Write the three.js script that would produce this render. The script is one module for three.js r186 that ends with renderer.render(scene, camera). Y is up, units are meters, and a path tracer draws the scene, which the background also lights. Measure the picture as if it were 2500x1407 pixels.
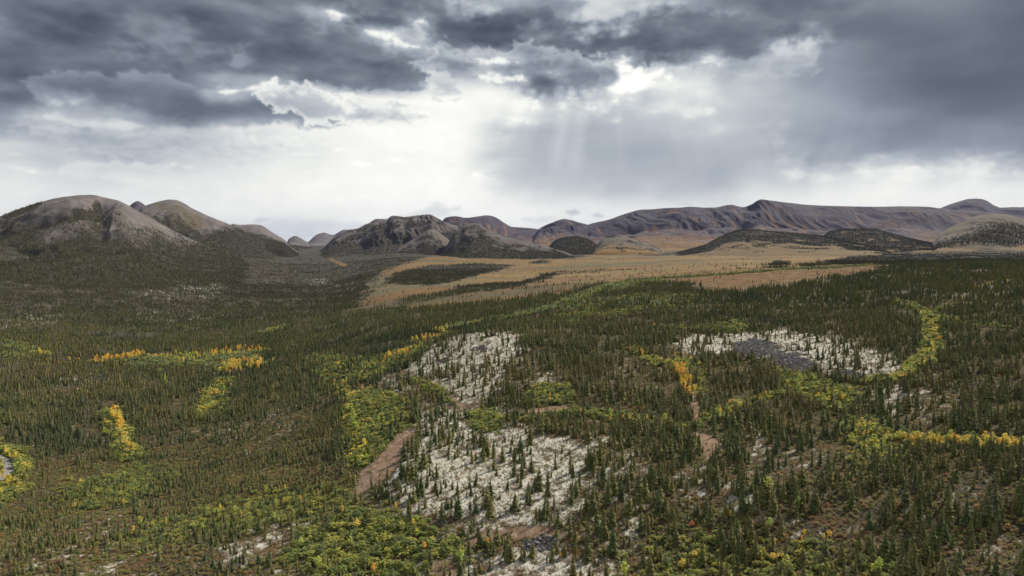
import * as THREE from 'three';
import { mergeGeometries } from 'three/addons/utils/BufferGeometryUtils.js';
import { MarchingCubes } from 'three/addons/objects/MarchingCubes.js';

// ---------------------------------------------------------------- camera
const scene = new THREE.Scene();
const EYE = 170, PITCH = 3.9 * Math.PI / 180, FOCAL = 1659;          // FOCAL in pixels of the 2500 x 1407 photograph
const camera = new THREE.PerspectiveCamera(2 * Math.atan(703.5 / FOCAL) * 180 / Math.PI, 16 / 9, 1, 90000);
camera.position.set(0, EYE, 0);
camera.rotation.set(-PITCH, 0, 0);
scene.add(camera);

// ---------------------------------------------------------------- sun (behind cloud, ahead and to the right)
const SUN_AZ = 52 * Math.PI / 180, SUN_EL = 41 * Math.PI / 180;
const sun = new THREE.DirectionalLight(new THREE.Color(1.0, 0.91, 0.76), 5.0);
sun.position.set(Math.sin(SUN_AZ) * Math.cos(SUN_EL) * 3000, Math.sin(SUN_EL) * 3000, -Math.cos(SUN_AZ) * Math.cos(SUN_EL) * 3000 - 1200);
sun.target.position.set(0, 0, -1200);
sun.castShadow = true;
sun.shadow.radius = 13;
sun.shadow.mapSize.set(2048, 2048);
Object.assign(sun.shadow.camera, { left: -1500, right: 1500, top: 1500, bottom: -1500, near: 10, far: 8000 });
scene.add(sun, sun.target);

const renderer = new THREE.WebGLRenderer({ antialias: true });
renderer.toneMapping = THREE.LinearToneMapping;
renderer.toneMappingExposure = 1.1;
renderer.shadowMap.enabled = true;

// ---------------------------------------------------------------- random numbers and noise
function makeRandom(seed) { let a = seed >>> 0; return () => { a = (a + 0x6D2B79F5) | 0; let t = Math.imul(a ^ (a >>> 15), 1 | a); t = (t + Math.imul(t ^ (t >>> 7), 61 | t)) ^ t; return ((t ^ (t >>> 14)) >>> 0) / 4294967296; }; }
const rnd = makeRandom(7);
const PERM = new Uint8Array(512), GX = new Float32Array(256), GY = new Float32Array(256), GZ = new Float32Array(256);
{
  const r = makeRandom(91), p = Array.from({ length: 256 }, (_, i) => i);
  for (let i = 255; i > 0; i--) { const j = Math.floor(r() * (i + 1)); [p[i], p[j]] = [p[j], p[i]]; }
  for (let i = 0; i < 512; i++) PERM[i] = p[i & 255];
  for (let i = 0; i < 256; i++) { const u = r() * 2 - 1, a = r() * 6.2831853, s = Math.sqrt(1 - u * u); GX[i] = Math.cos(a) * s; GY[i] = Math.sin(a) * s; GZ[i] = u; }
}
const fade = (t) => t * t * t * (t * (t * 6 - 15) + 10);
function noise3(x, y, z) {                                            // about -1 .. 1
  const xi = Math.floor(x), yi = Math.floor(y), zi = Math.floor(z), fx = x - xi, fy = y - yi, fz = z - zi;
  const u = fade(fx), v = fade(fy), w = fade(fz), X = xi & 255, Y = yi & 255, Z = zi & 255;
  const A = PERM[X] + Y, B = PERM[X + 1] + Y, AA = PERM[A & 255] + Z, AB = PERM[(A + 1) & 255] + Z, BA = PERM[B & 255] + Z, BB = PERM[(B + 1) & 255] + Z;
  const g = (h, a, b, c) => { const k = PERM[h & 255]; return GX[k] * a + GY[k] * b + GZ[k] * c; };
  const l = (a, b, t) => a + (b - a) * t;
  return 1.5 * l(l(l(g(AA, fx, fy, fz), g(BA, fx - 1, fy, fz), u), l(g(AB, fx, fy - 1, fz), g(BB, fx - 1, fy - 1, fz), u), v),
    l(l(g(AA + 1, fx, fy, fz - 1), g(BA + 1, fx - 1, fy, fz - 1), u), l(g(AB + 1, fx, fy - 1, fz - 1), g(BB + 1, fx - 1, fy - 1, fz - 1), u), v), w);
}
function noise2(x, y) {
  const xi = Math.floor(x), yi = Math.floor(y), fx = x - xi, fy = y - yi, u = fade(fx), v = fade(fy), X = xi & 255, Y = yi & 255;
  const A = PERM[X] + Y, B = PERM[X + 1] + Y;
  const g = (h, a, b) => { const k = PERM[h & 255] * 0.02454369; return Math.cos(k) * a + Math.sin(k) * b; };
  const p = g(A, fx, fy), q = g(B, fx - 1, fy), r = g(A + 1, fx, fy - 1), s = g(B + 1, fx - 1, fy - 1);
  return 1.45 * (p + (q - p) * u + (r - p) * v + (p - q - r + s) * u * v);
}
function fbm3(x, y, z, n) { let s = 0, a = 0.5; for (let i = 0; i < n; i++) { s += a * noise3(x, y, z); x = x * 2.03 + 17.1; y = y * 2.03 + 3.7; z = z * 2.03 + 9.2; a *= 0.5; } return s; }
function fbm2(x, y, n) { let s = 0, a = 0.5; for (let i = 0; i < n; i++) { s += a * noise2(x, y); x = x * 2.03 + 17.1; y = y * 2.03 + 3.7; a *= 0.5; } return s; }
const clamp01 = (t) => t < 0 ? 0 : t > 1 ? 1 : t;
const smooth = (a, b, t) => { t = clamp01((t - a) / (b - a)); return t * t * (3 - 2 * t); };
const mix = (a, b, t) => a + (b - a) * t;
const T0 = Date.now(), note = (...a) => console.log(...a, ((Date.now() - T0) / 1000).toFixed(1) + ' s');
const DEG = Math.PI / 180;
// azimuth and elevation (radians) of a point of the photograph
function aim(px, py) {
  const x = (px - 1250) / FOCAL, y = (703.5 - py) / FOCAL, c = Math.cos(PITCH), s = Math.sin(PITCH);
  const dy = y * c - s, dz = -c - y * s;
  return [Math.atan2(x, -dz), Math.atan2(dy, Math.hypot(x, dz))];
}

// ---------------------------------------------------------------- sky: broken storm cloud, rain shafts on the right, a bright gap in the middle
const SKY_TONES = [   // brightness of the cloud (0-255 as displayed), every 125 photo pixels across, every 40 down from the top
  [85, 88, 95, 108, 96, 118, 112, 100, 108, 120, 150, 145, 190, 168, 150, 116, 120, 128, 133, 126, 110],
  [94, 88, 98, 105, 92, 108, 140, 108, 150, 120, 98, 148, 180, 128, 145, 114, 118, 118, 123, 118, 104],
  [82, 86, 95, 115, 110, 102, 104, 140, 165, 104, 82, 96, 122, 104, 110, 108, 118, 114, 113, 112, 103],
  [86, 98, 110, 120, 112, 106, 96, 106, 140, 112, 86, 80, 92, 90, 98, 135, 145, 118, 109, 108, 103],
  [86, 95, 108, 110, 105, 96, 95, 95, 105, 150, 130, 118, 165, 195, 155, 165, 150, 130, 109, 106, 103],
  [88, 92, 92, 94, 98, 125, 125, 118, 130, 195, 170, 150, 185, 220, 190, 180, 152, 130, 110, 103, 104],
  [110, 125, 108, 100, 112, 160, 205, 226, 232, 238, 220, 180, 195, 216, 200, 180, 160, 136, 118, 106, 109],
  [140, 150, 146, 126, 126, 160, 190, 214, 232, 240, 218, 192, 190, 196, 195, 176, 160, 148, 126, 114, 119],
  [160, 168, 158, 174, 188, 216, 228, 238, 242, 240, 194, 182, 177, 187, 187, 172, 158, 142, 132, 140, 134],
  [197, 188, 174, 180, 194, 208, 224, 238, 242, 238, 192, 178, 172, 176, 181, 172, 162, 152, 150, 147, 144],
  [208, 202, 192, 198, 204, 222, 232, 238, 240, 232, 190, 179, 175, 175, 176, 180, 170, 188, 180, 182, 178],
  [221, 213, 207, 216, 221, 230, 238, 241, 244, 239, 200, 188, 184, 181, 182, 198, 208, 224, 216, 224, 220],
  [225, 221, 221, 223, 226, 231, 236, 239, 241, 240, 224, 215, 210, 210, 211, 224, 230, 232, 232, 232, 230],
  [225, 223, 223, 225, 226, 229, 232, 236, 240, 240, 236, 230, 227, 227, 227, 231, 233, 233, 232, 232, 231],
  [224, 224, 224, 224, 222, 216, 216, 228, 232, 234, 232, 228, 227, 227, 228, 230, 231, 231, 231, 231, 230]];
const lin = (c) => (c /= 255) <= 0.04045 ? c / 12.92 : ((c + 0.055) / 1.055) ** 2.4;
function tone(px, py) {                                              // Catmull-Rom through the table
  const gx = Math.min(Math.max(px / 125, -1.2), 21.2), gy = Math.min(Math.max(py / 40, 0), 13.999), ix = Math.floor(gx), iy = Math.floor(gy), fx = gx - ix, fy = gy - iy;
  const w = (t) => [((-t + 2) * t - 1) * t / 2, ((3 * t - 5) * t * t + 2) / 2, ((-3 * t + 4) * t + 1) * t / 2, (t - 1) * t * t / 2];
  const wx = w(fx), wy = w(fy);
  let s = 0;
  for (let j = 0; j < 4; j++) {
    const row = SKY_TONES[Math.min(Math.max(iy - 1 + j, 0), 14)];
    for (let i = 0; i < 4; i++) s += wy[j] * wx[i] * row[Math.min(Math.max(ix - 1 + i, 0), 20)];
  }
  return s;
}
// signed distance to an outline, in photo pixels, positive inside; y is stretched because cloud is drawn out sideways
function outline(points) {
  const p = points, n = p.length, x0 = Math.min(...p.map((q) => q[0])) - 150, x1 = Math.max(...p.map((q) => q[0])) + 150, y0 = Math.min(...p.map((q) => q[1])) - 110, y1 = Math.max(...p.map((q) => q[1])) + 110;
  return (x, y) => {
    if (x < x0 || x > x1 || y < y0 || y > y1) return -1e3;
    let inside = false, best = 1e9;
    for (let i = 0, j = n - 1; i < n; j = i++) {
      const [ax, ay] = p[j], [bx, by] = p[i];
      if ((ay > y) !== (by > y) && x < (bx - ax) * (y - ay) / (by - ay) + ax) inside = !inside;
      const dx = bx - ax, dy = by - ay, t = clamp01(((x - ax) * dx + (y - ay) * dy) / (dx * dx + dy * dy)), d = Math.hypot(x - ax - t * dx, y - ay - t * dy);
      if (d < best) best = d;
    }
    return inside ? best : -best;
  };
}
const CLOUDS = [   // [outline, tone in the middle, tone at the lit edge, ragged edge in pixels, softness, how solid, contrast inside]
  [outline([[-400, -400], [-400, 200], [0, 226], [200, 240], [420, 246], [520, 224], [560, 212], [640, 207], [760, 201], [900, 212], [1000, 218], [1045, 205], [1020, 165], [960, 120], [870, 85], [800, 62], [740, 52], [680, 20], [640, -60], [620, -400]]), 114, 120, 17, 7, 0.8, 27],
  [outline([[40, 190], [380, 180], [500, 214], [640, 216], [740, 232], [830, 264], [880, 288], [830, 300], [770, 315], [690, 301], [480, 303], [330, 288], [200, 262], [110, 240]]), 118, 150, 15, 7, 0.86, 16],
  [outline([[640, 218], [690, 209], [740, 222], [860, 250], [960, 270], [1035, 284], [1000, 299], [900, 300], [840, 292], [760, 300], [660, 262]]), 182, 238, 28, 5, 0.85, 22],
  [outline([[840, -10], [900, 30], [960, 60], [1030, 60], [1040, 100], [1100, 128], [1200, 138], [1300, 128], [1420, 140], [1560, 152], [1680, 151], [1800, 132], [1900, 104], [1960, 92], [1930, 60], [1840, 40], [1700, 40], [1600, 25], [1480, 55], [1380, 60], [1330, 20], [1250, 40], [1130, 60], [1080, 10], [1000, -30]]), 106, 120, 22, 8, 0.86, 26],
  [outline([[1010, 150], [1080, 172], [1150, 186], [1240, 206], [1310, 234], [1400, 240], [1470, 220], [1515, 186], [1510, 158], [1420, 130], [1300, 118], [1180, 130], [1080, 120]]), 128, 176, 24, 7, 0.9, 26],
  [outline([[1040, 196], [1080, 186], [1130, 208], [1120, 232], [1070, 226]]), 162, 215, 20, 8, 0.8, 16],
  [outline([[1640, 162], [1720, 152], [1850, 140], [1990, 130], [2000, 160], [1850, 178], [1720, 190]]), 172, 196, 26, 14, 0.6, 22],
  [outline([[90, 322], [300, 316], [480, 325], [640, 345], [720, 362], [600, 380], [400, 374], [200, 362]]), 172, 206, 24, 12, 0.62, 14],
  [outline([[160, 410], [300, 396], [420, 410], [420, 428], [250, 432]]), 200, 222, 20, 9, 0.55, 8],
  [outline([[620, 346], [700, 340], [740, 352], [690, 362]]), 200, 240, 14, 6, 0.6, 10],
  [outline([[940, 526], [1010, 516], [1060, 504], [1120, 518], [1100, 532], [980, 536]]), 200, 214, 10, 9, 0.65, 8],
  [outline([[480, 552], [700, 544], [900, 548], [800, 562], [560, 564]]), 196, 208, 10, 8, 0.5, 8],
  [outline([[560, 572], [700, 568], [820, 572], [720, 580]]), 192, 205, 8, 6, 0.5, 8],
  [outline([[1362, 517], [1385, 513], [1410, 518], [1390, 523], [1368, 522]]), 160, 190, 6, 4, 0.8, 5],
  [outline([[1445, 522], [1465, 520], [1475, 525], [1450, 527]]), 170, 195, 5, 4, 0.7, 5],
  [outline([[1640, 492], [1670, 489], [1690, 494], [1660, 498]]), 175, 200, 5, 5, 0.7, 5],
  [outline([[1270, 532], [1330, 528], [1390, 536], [1320, 541]]), 205, 215, 7, 6, 0.6, 5],
  [outline([[613, 537], [640, 532], [655, 538], [630, 542]]), 175, 200, 5, 4, 0.7, 5]];
const GAPS = [     // [outline, brightness, ragged edge, softness]
  [outline([[270, 118], [330, 70], [420, 56], [480, 80], [470, 116], [380, 134]]), 138, 26, 34],
  [outline([[546, 128], [580, 100], [606, 104], [604, 148], [566, 160]]), 142, 18, 16],
  [outline([[440, 138], [490, 126], [500, 146], [460, 154]]), 134, 16, 18],
  [outline([[190, 14], [230, 10], [226, 24], [196, 26]]), 138, 10, 12],
  [outline([[-20, 34], [14, 36], [30, 58], [-20, 60]]), 130, 10, 14],
  [outline([[830, 96], [960, 118], [1010, 150], [960, 170], [860, 140]]), 122, 26, 36],
  [outline([[1410, 70], [1470, 40], [1560, 40], [1500, 74], [1440, 90]]), 176, 24, 28],
  [outline([[1270, 60], [1330, 40], [1350, 70], [1300, 90]]), 150, 22, 26],
  [outline([[2100, 420], [2170, 400], [2240, 410], [2330, 396], [2420, 412], [2500, 404], [2500, 428], [2300, 432], [2120, 436]]), 226, 18, 18],
  [outline([[1900, 434], [1960, 424], [2040, 430], [2000, 444], [1920, 446]]), 220, 16, 14],
  [outline([[1860, 320], [1900, 304], [1930, 330], [1900, 356]]), 186, 24, 28],
  [outline([[755, 40], [830, 22], [850, 34], [800, 48]]), 238, 12, 9],
  [outline([[868, 58], [930, 72], [990, 90], [1030, 118], [1000, 122], [940, 96], [880, 74]]), 244, 16, 10],
  [outline([[985, 42], [1030, 36], [1040, 60], [1000, 66]]), 235, 14, 12],
  [outline([[1130, 30], [1180, 8], [1230, 20], [1190, 48], [1140, 58]]), 186, 24, 26],
  [outline([[1140, 142], [1190, 134], [1260, 143], [1190, 152]]), 240, 10, 6],
  [outline([[1180, 196], [1230, 184], [1290, 196], [1230, 206]]), 236, 12, 8],
  [outline([[1350, 176], [1375, 168], [1385, 182], [1360, 186]]), 225, 10, 7],
  [outline([[1505, 150], [1570, 155], [1640, 160], [1625, 200], [1560, 240], [1490, 250], [1420, 246], [1480, 222], [1530, 186]]), 250, 20, 14],
  [outline([[1640, 152], [1750, 142], [1760, 152], [1680, 160]]), 238, 10, 8],
  [outline([[1400, -30], [1520, -10], [1640, 8], [1560, 22], [1480, 40], [1420, 30]]), 205, 22, 30],
  [outline([[1880, 116], [1960, 100], [2008, 96], [1990, 118], [1900, 132]]), 200, 20, 18],
  [outline([[500, 216], [580, 213], [700, 206], [640, 212], [560, 219]]), 236, 5, 4],
  [outline([[1640, 250], [1720, 236], [1730, 268], [1660, 280]]), 222, 20, 16],
  [outline([[120, 240], [210, 246], [190, 262], [130, 258]]), 196, 14, 14],
  [outline([[60, 290], [300, 296], [420, 318], [300, 316], [120, 300]]), 208, 8, 8],
  [outline([[1190, 248], [1330, 238], [1480, 252], [1340, 268], [1220, 270]]), 234, 22, 16]];
const SKY_W = 4096, SKY_H = 2048;
{
  const data = new Float32Array(SKY_W * SKY_H * 4);
  const fold = (a, h) => { a = ((a + h) % (4 * h) + 4 * h) % (4 * h); return a < 2 * h ? a - h : 3 * h - a; };
  const mapped = [];                                                 // photo row for an elevation (at the middle of the photograph)
  const STOPS = [[0, 12, 20, 30], [80, 69, 78, 91], [100, 90, 99, 111], [125, 115, 124, 134], [150, 142, 151, 162], [180, 176, 182, 189], [210, 209, 212, 212], [235, 237, 238, 233], [255, 254, 255, 251], [300, 300, 300, 296]];
  const tint = (L, out, k) => {
    let i = 1; while (i < STOPS.length - 1 && STOPS[i][0] < L) i++;
    const a = STOPS[i - 1], b = STOPS[i], t = (L - a[0]) / (b[0] - a[0]);
    for (let c = 0; c < 3; c++) out[k + c] = lin(mix(a[c + 1], b[c + 1], t));
  };
  for (let j = SKY_H / 2 - 4; j < SKY_H; j++) {
    const el = ((j + 0.5) / SKY_H - 0.5) * Math.PI, elF = Math.min(Math.abs(el), Math.PI - 0.001);
    for (let i = 0; i < SKY_W; i++) {
      const phi = (i + 0.5) / SKY_W * 2 * Math.PI - Math.PI, az = phi + Math.PI / 2;
      const dx = Math.cos(el) * Math.cos(phi), dy = Math.sin(el), dz = Math.cos(el) * Math.sin(phi);
      const a = fold(Math.atan2(Math.sin(az), Math.cos(az)), Math.PI / 4), e = Math.abs(fold(elF, 20.5 * DEG));
      // place in the folded sky, in photo pixels
      const cx = Math.sin(a) * Math.cos(e), cy = Math.sin(e), cz = Math.cos(a) * Math.cos(e), cp = Math.cos(PITCH), sp = Math.sin(PITCH), vy = cy * cp + cz * sp, vz = cz * cp - cy * sp;
      const px = 1250 + FOCAL * cx / vz, py = 703.5 - FOCAL * vy / vz;
      const X = dx * 9, Y = dy * 17, Z = dz * 9;                         // cloud is drawn out a little sideways
      const w1 = fbm3(X * 0.9 + 3, Y * 1.3, Z * 0.9, 5), w2 = fbm3(X * 0.9 - 31, Y * 1.3 + 7, Z * 0.9 + 5, 5);
      let L = tone(px + w1 * 80, py + w2 * 40);
      const rain = smooth(1160, 1330, px + w1 * 120) * smooth(225, 300, py + w2 * 60 + Math.max(0, px - 1750) * 0.62);
      const soft1 = fbm3(X * 1.3 + 11, Y * 1.7 + 5, Z * 1.3, 4), d1 = fbm3(X * 2.6 + 11, Y * 3.2 + 5, Z * 2.6, 5);
      let dB = 0, f = 4.2, g = 0.5;                                      // billows: round lumps with creases between
      for (let o = 0; o < 5; o++) { dB += g * Math.abs(noise3(X * f + o * 5, Y * f * 0.85 + w2 * 0.6, Z * f)); f *= 2.05; g *= 0.56; }
      L += soft1 * mix(56, 14, rain) * smooth(520, 250, py) * smooth(250, 180, L) + d1 * mix(10, 5, rain);
      // faint lumpy bands low in the bright gap
      L += (1 - rain) * smooth(0.12, 0.42, fbm3(X * 1.6 + 40, Y * 4.5, Z * 1.6, 5)) * smooth(250, 330, py) * smooth(500, 430, py) * (0.36 - dB) * 75;
      for (const [shape, mid, rim, rag, soft, solid, contrast] of CLOUDS) {
        const d = shape(px + w1 * 46, py + w2 * 26);
        if (d < -60) continue;
        const s = d + (0.36 - dB) * rag * 2.6 + d1 * rag * 1.2;
        const m = smooth(-soft, soft, s) * solid;
        if (m > 0) L = mix(L, mix(rim, mid, smooth(-4, 40, s)) + soft1 * contrast * 2.2 + d1 * contrast * 0.6 + (0.36 - dB) * contrast * 0.8 * smooth(120, 20, s), m);
      }
      for (const [shape, peak, rag, soft] of GAPS) {                     // thin places where the light comes through
        const d = shape(px + w1 * 46, py + w2 * 26);
        if (d < -60) continue;
        const s = d + (dB - 0.36) * rag * 3 + d1 * rag * 2.6 + soft1 * rag * 2.2;
        L = mix(L, Math.max(L, peak + d1 * 16), Math.max(smooth(-soft * 1.6, soft * 1.1, s) * 0.92, 0.3 * smooth(-46, 0, s)));
      }
      // rain shafts and sunbeams under the gap
      if (rain > 0) {
        const fan = Math.atan2(px - 1500, py + 330), beams = 0.9 * noise2(fan * 6 + 4, 3.3) + 0.55 * noise2(fan * 14 + 2, 9.1) + 0.1 * noise2(fan * 40, 2.2);
        const inBeam = smooth(215, 300, py + w2 * 70) * smooth(480, 320, py + w1 * 90) * smooth(1150, 1260, px) * smooth(1850, 1640, px);
        L += inBeam * (Math.max(0, beams + 0.05) * 26 - 3);
        const slant = px + (py - 300) * 0.3 + w1 * 60, streak = noise2(slant / 60, py / 300) + 0.5 * noise2(slant / 27, py / 150 + 9);
        L += streak * mix(2, 6, smooth(1700, 1950, px)) * rain * smooth(250, 400, py) * smooth(500, 430, py);
      }
      const shown = Math.min(Math.max(L, 70), 262);
      tint(shown, data, (j * SKY_W + i) * 4); data[(j * SKY_W + i) * 4 + 3] = 1;
    }
  }
  const low = [0.3, 0.3, 0.28];
  for (let j = 0; j < SKY_H / 2 - 4; j++) for (let i = 0; i < SKY_W; i++) { const k = (j * SKY_W + i) * 4; data[k] = low[0]; data[k + 1] = low[1]; data[k + 2] = low[2]; data[k + 3] = 1; }
  const sky = new THREE.DataTexture(data, SKY_W, SKY_H, THREE.RGBAFormat, THREE.FloatType);
  sky.mapping = THREE.EquirectangularReflectionMapping;
  sky.magFilter = sky.minFilter = THREE.LinearFilter;
  sky.colorSpace = THREE.LinearSRGBColorSpace;
  sky.needsUpdate = true;
  scene.background = sky; scene.environment = sky;
}
note('sky done');

// ---------------------------------------------------------------- the lie of the land
// Each row: a bearing (photo column) and how far off the ground is along it at the given photo rows; heights follow from the lines of sight.
const FAR = [[606, 11000], [599, 20000], [597, 40000]];
const PROFILES = [
  [-700, [1407, 480], [1190, 720], [1000, 1050], [900, 1450], [850, 1750], [800, 2200], [750, 2800], [700, 3400], [650, 4100], [610, 4800], [592, 5800], [594, 40000]],
  [0, [1407, 480], [1190, 720], [1130, 800], [1000, 1080], [900, 1460], [850, 1780], [800, 2280], [750, 2900], [700, 3500], [650, 4200], [610, 4900], [594, 5800], [594, 40000]],
  [250, [1407, 450], [1190, 670], [1000, 1040], [900, 1380], [865, 1590], [840, 1850], [800, 2250], [750, 2850], [700, 3600], [660, 4300], [620, 5200], [602, 6300], [596, 40000]],
  [500, [1407, 420], [1190, 610], [1000, 960], [900, 1280], [862, 1480], [842, 1740], [800, 2150], [760, 2650], [720, 3400], [690, 4200], [660, 5000], [630, 6200], [612, 7800], [602, 11000], [596, 40000]],
  [750, [1407, 390], [1190, 535], [1000, 790], [900, 1060], [870, 1230], [850, 1440], [800, 1900], [760, 2500], [730, 3200], [700, 4200], [670, 5600], [640, 7500], [615, 10000], [602, 15000], [597, 40000]],
  [1000, [1407, 365], [1190, 470], [1000, 650], [930, 770], [880, 930], [840, 1150], [790, 1500], [750, 1950], [700, 2950], [650, 5000], [622, 8000], [604, 13000], [597, 40000]],
  [1250, [1407, 350], [1300, 392], [1190, 449], [1000, 620], [900, 750], [850, 850], [808, 960], [790, 1120], [765, 1350], [742, 1600], [728, 1850], [700, 2650], [660, 4500], [630, 7500], [612, 10500], [601, 18000], [597, 40000]],
  [1500, [1407, 342], [1190, 435], [1000, 600], [900, 740], [820, 940], [770, 1150], [722, 1480], [700, 1800], [688, 2300], [660, 4000], [630, 7000], [612, 10000], [600, 18000], [597, 40000]],
  [1750, [1407, 340], [1190, 430], [1000, 600], [900, 740], [820, 940], [760, 1180], [722, 1420], [704, 1650], [674, 2050], [656, 2600], [641, 4800], [623, 7500], ...FAR],
  [2000, [1407, 340], [1190, 430], [1000, 600], [900, 740], [820, 940], [760, 1180], [700, 1560], [664, 2000], [651, 2400], [646, 3600], [632, 5500], [615, 8500], ...FAR],
  [2250, [1407, 342], [1190, 430], [1000, 595], [900, 730], [820, 910], [760, 1120], [700, 1450], [664, 1800], [650, 2100], [645, 3200], [632, 5500], [614, 8500], ...FAR],
  [2500, [1407, 345], [1190, 432], [1000, 590], [900, 720], [820, 890], [760, 1060], [700, 1350], [664, 1650], [650, 1900], [645, 3000], [630, 5500], [612, 8500], ...FAR],
  [3300, [1407, 345], [1190, 432], [1000, 590], [900, 720], [820, 890], [760, 1060], [700, 1350], [664, 1650], [650, 1900], [645, 3000], [630, 5500], [612, 8500], ...FAR]];
function curve(points) {                                             // monotone cubic through [x, y]
  const n = points.length, x = points.map((p) => p[0]), y = points.map((p) => p[1]), d = [], m = [];
  for (let i = 0; i < n - 1; i++) d.push((y[i + 1] - y[i]) / (x[i + 1] - x[i]));
  m.push(d[0]);
  for (let i = 1; i < n - 1; i++) m.push(d[i - 1] * d[i] <= 0 ? 0 : 2 * d[i - 1] * d[i] / (d[i - 1] + d[i]));
  m.push(d[n - 2]);
  return (t) => {
    if (t <= x[0]) return y[0];
    if (t >= x[n - 1]) return y[n - 1];
    let i = 0; while (t > x[i + 1]) i++;
    const h = x[i + 1] - x[i], s = (t - x[i]) / h, s2 = s * s, s3 = s2 * s;
    return (2 * s3 - 3 * s2 + 1) * y[i] + (s3 - 2 * s2 + s) * h * m[i] + (3 * s2 - 2 * s3) * y[i + 1] + (s3 - s2) * h * m[i + 1];
  };
}
const R0 = Math.log(40), R1 = Math.log(42000), NR = 300, NA = 160, A0 = -62 * DEG, A1 = 62 * DEG, LAND = new Float32Array(NA * NR);
{
  const rows = PROFILES.map(([px, ...pts]) => {
    const c = curve([[Math.log(40), EYE + pts[0][1] * Math.tan(aim(px, 1407)[1]) + 6], ...pts.map(([py, r]) => [Math.log(r), EYE + r * Math.tan(aim(px, py)[1])])]);
    return [aim(px, 900)[0], c];
  });
  for (let k = 0; k < NR; k++) {
    const lr = R0 + (R1 - R0) * k / (NR - 1), across = curve(rows.map(([a, c]) => [a, c(lr)]));
    for (let i = 0; i < NA; i++) LAND[i * NR + k] = across(A0 + (A1 - A0) * i / (NA - 1));
  }
  for (let pass = 0; pass < 3; pass++) {                             // soften the kinks between bearings
    const c = LAND.slice();
    for (let i = 1; i < NA - 1; i++) for (let k = 1; k < NR - 1; k++) LAND[i * NR + k] = c[i * NR + k] * 0.4 + 0.15 * (c[(i - 1) * NR + k] + c[(i + 1) * NR + k] + c[i * NR + k - 1] + c[i * NR + k + 1]);
  }
}
function landAt(az, lr) {
  const a = Math.min(Math.max((az - A0) / (A1 - A0) * (NA - 1), 0), NA - 1.001), k = Math.min(Math.max((lr - R0) / (R1 - R0) * (NR - 1), 0), NR - 1.001), i = Math.floor(a), j = Math.floor(k), u = a - i, v = k - j, o = i * NR + j;
  return mix(mix(LAND[o], LAND[o + 1], v), mix(LAND[o + NR], LAND[o + NR + 1], v), u);
}
function ground(x, z) {
  const r = Math.hypot(x, z), big = Math.min(1, r / 500);
  return landAt(Math.atan2(x, -z), Math.log(Math.max(r, 41))) + big * (fbm2(x / 260 + 5, z / 260, 3) * 9 + fbm2(x / 60, z / 60 + 9, 2) * 1.8) * (r > 2400 ? 1 + (r - 2400) / 4200 : 1);
}
const hummock = (x, z) => fbm2(x / 5.5, z / 5.5, 2) * 0.55;
// the point of the ground that a photo point shows
function at(px, py) {
  const [az, el] = aim(px, py), sx = Math.sin(az), sz = -Math.cos(az), t = Math.tan(el);
  let r = 250;
  for (; r < 30000; r *= 1.004) if (EYE + r * t < ground(sx * r, sz * r)) break;
  let lo = r / 1.004, hi = r;
  for (let i = 0; i < 14; i++) { const m = (lo + hi) / 2; if (EYE + m * t < ground(sx * m, sz * m)) hi = m; else lo = m; }
  return [sx * hi, sz * hi];
}
function seenAt(x, y, z) {                                           // where in the photograph a point of the place shows
  const c = Math.cos(PITCH), s = Math.sin(PITCH), dy = y - EYE, vy = dy * c - z * s, vz = -(z * c + dy * s);
  return [1250 + FOCAL * x / vz, 703.5 - FOCAL * vy / vz, vz];
}

// ---------------------------------------------------------------- what covers the ground, outlined on the land in metres
class Patch {
  constructor(kind, points, edge = 8, weight = 1, width = 0) {      // width > 0: a line of that half width, else an area
    this.kind = kind; this.p = points.map(([x, y]) => at(x, y)); this.edge = edge; this.weight = weight; this.width = width;
    const pad = edge * 3 + width;
    this.x0 = Math.min(...this.p.map((q) => q[0])) - pad; this.x1 = Math.max(...this.p.map((q) => q[0])) + pad;
    this.z0 = Math.min(...this.p.map((q) => q[1])) - pad; this.z1 = Math.max(...this.p.map((q) => q[1])) + pad;
  }
  at(x, z, n1, n2) {
    if (x < this.x0 || x > this.x1 || z < this.z0 || z > this.z1) return 0;
    const p = this.p, n = p.length, line = this.width > 0, X = x + n1 * this.edge * 1.5, Z = z + n2 * this.edge * 1.5;
    let inside = false, best = 1e9;
    for (let i = line ? 1 : 0, j = line ? 0 : n - 1; i < n; j = i++) {
      const ax = p[j][0], az = p[j][1], bx = p[i][0], bz = p[i][1], dx = bx - ax, dz = bz - az;
      if (!line && (az > Z) !== (bz > Z) && X < dx * (Z - az) / dz + ax) inside = !inside;
      const t = clamp01(((X - ax) * dx + (Z - az) * dz) / (dx * dx + dz * dz + 1e-9)), d = (X - ax - t * dx) ** 2 + (Z - az - t * dz) ** 2;
      if (d < best) best = d;
    }
    best = Math.sqrt(best);
    return this.weight * smooth(-this.edge, this.edge, line ? this.width - best : inside ? best : -best);
  }
}
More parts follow.
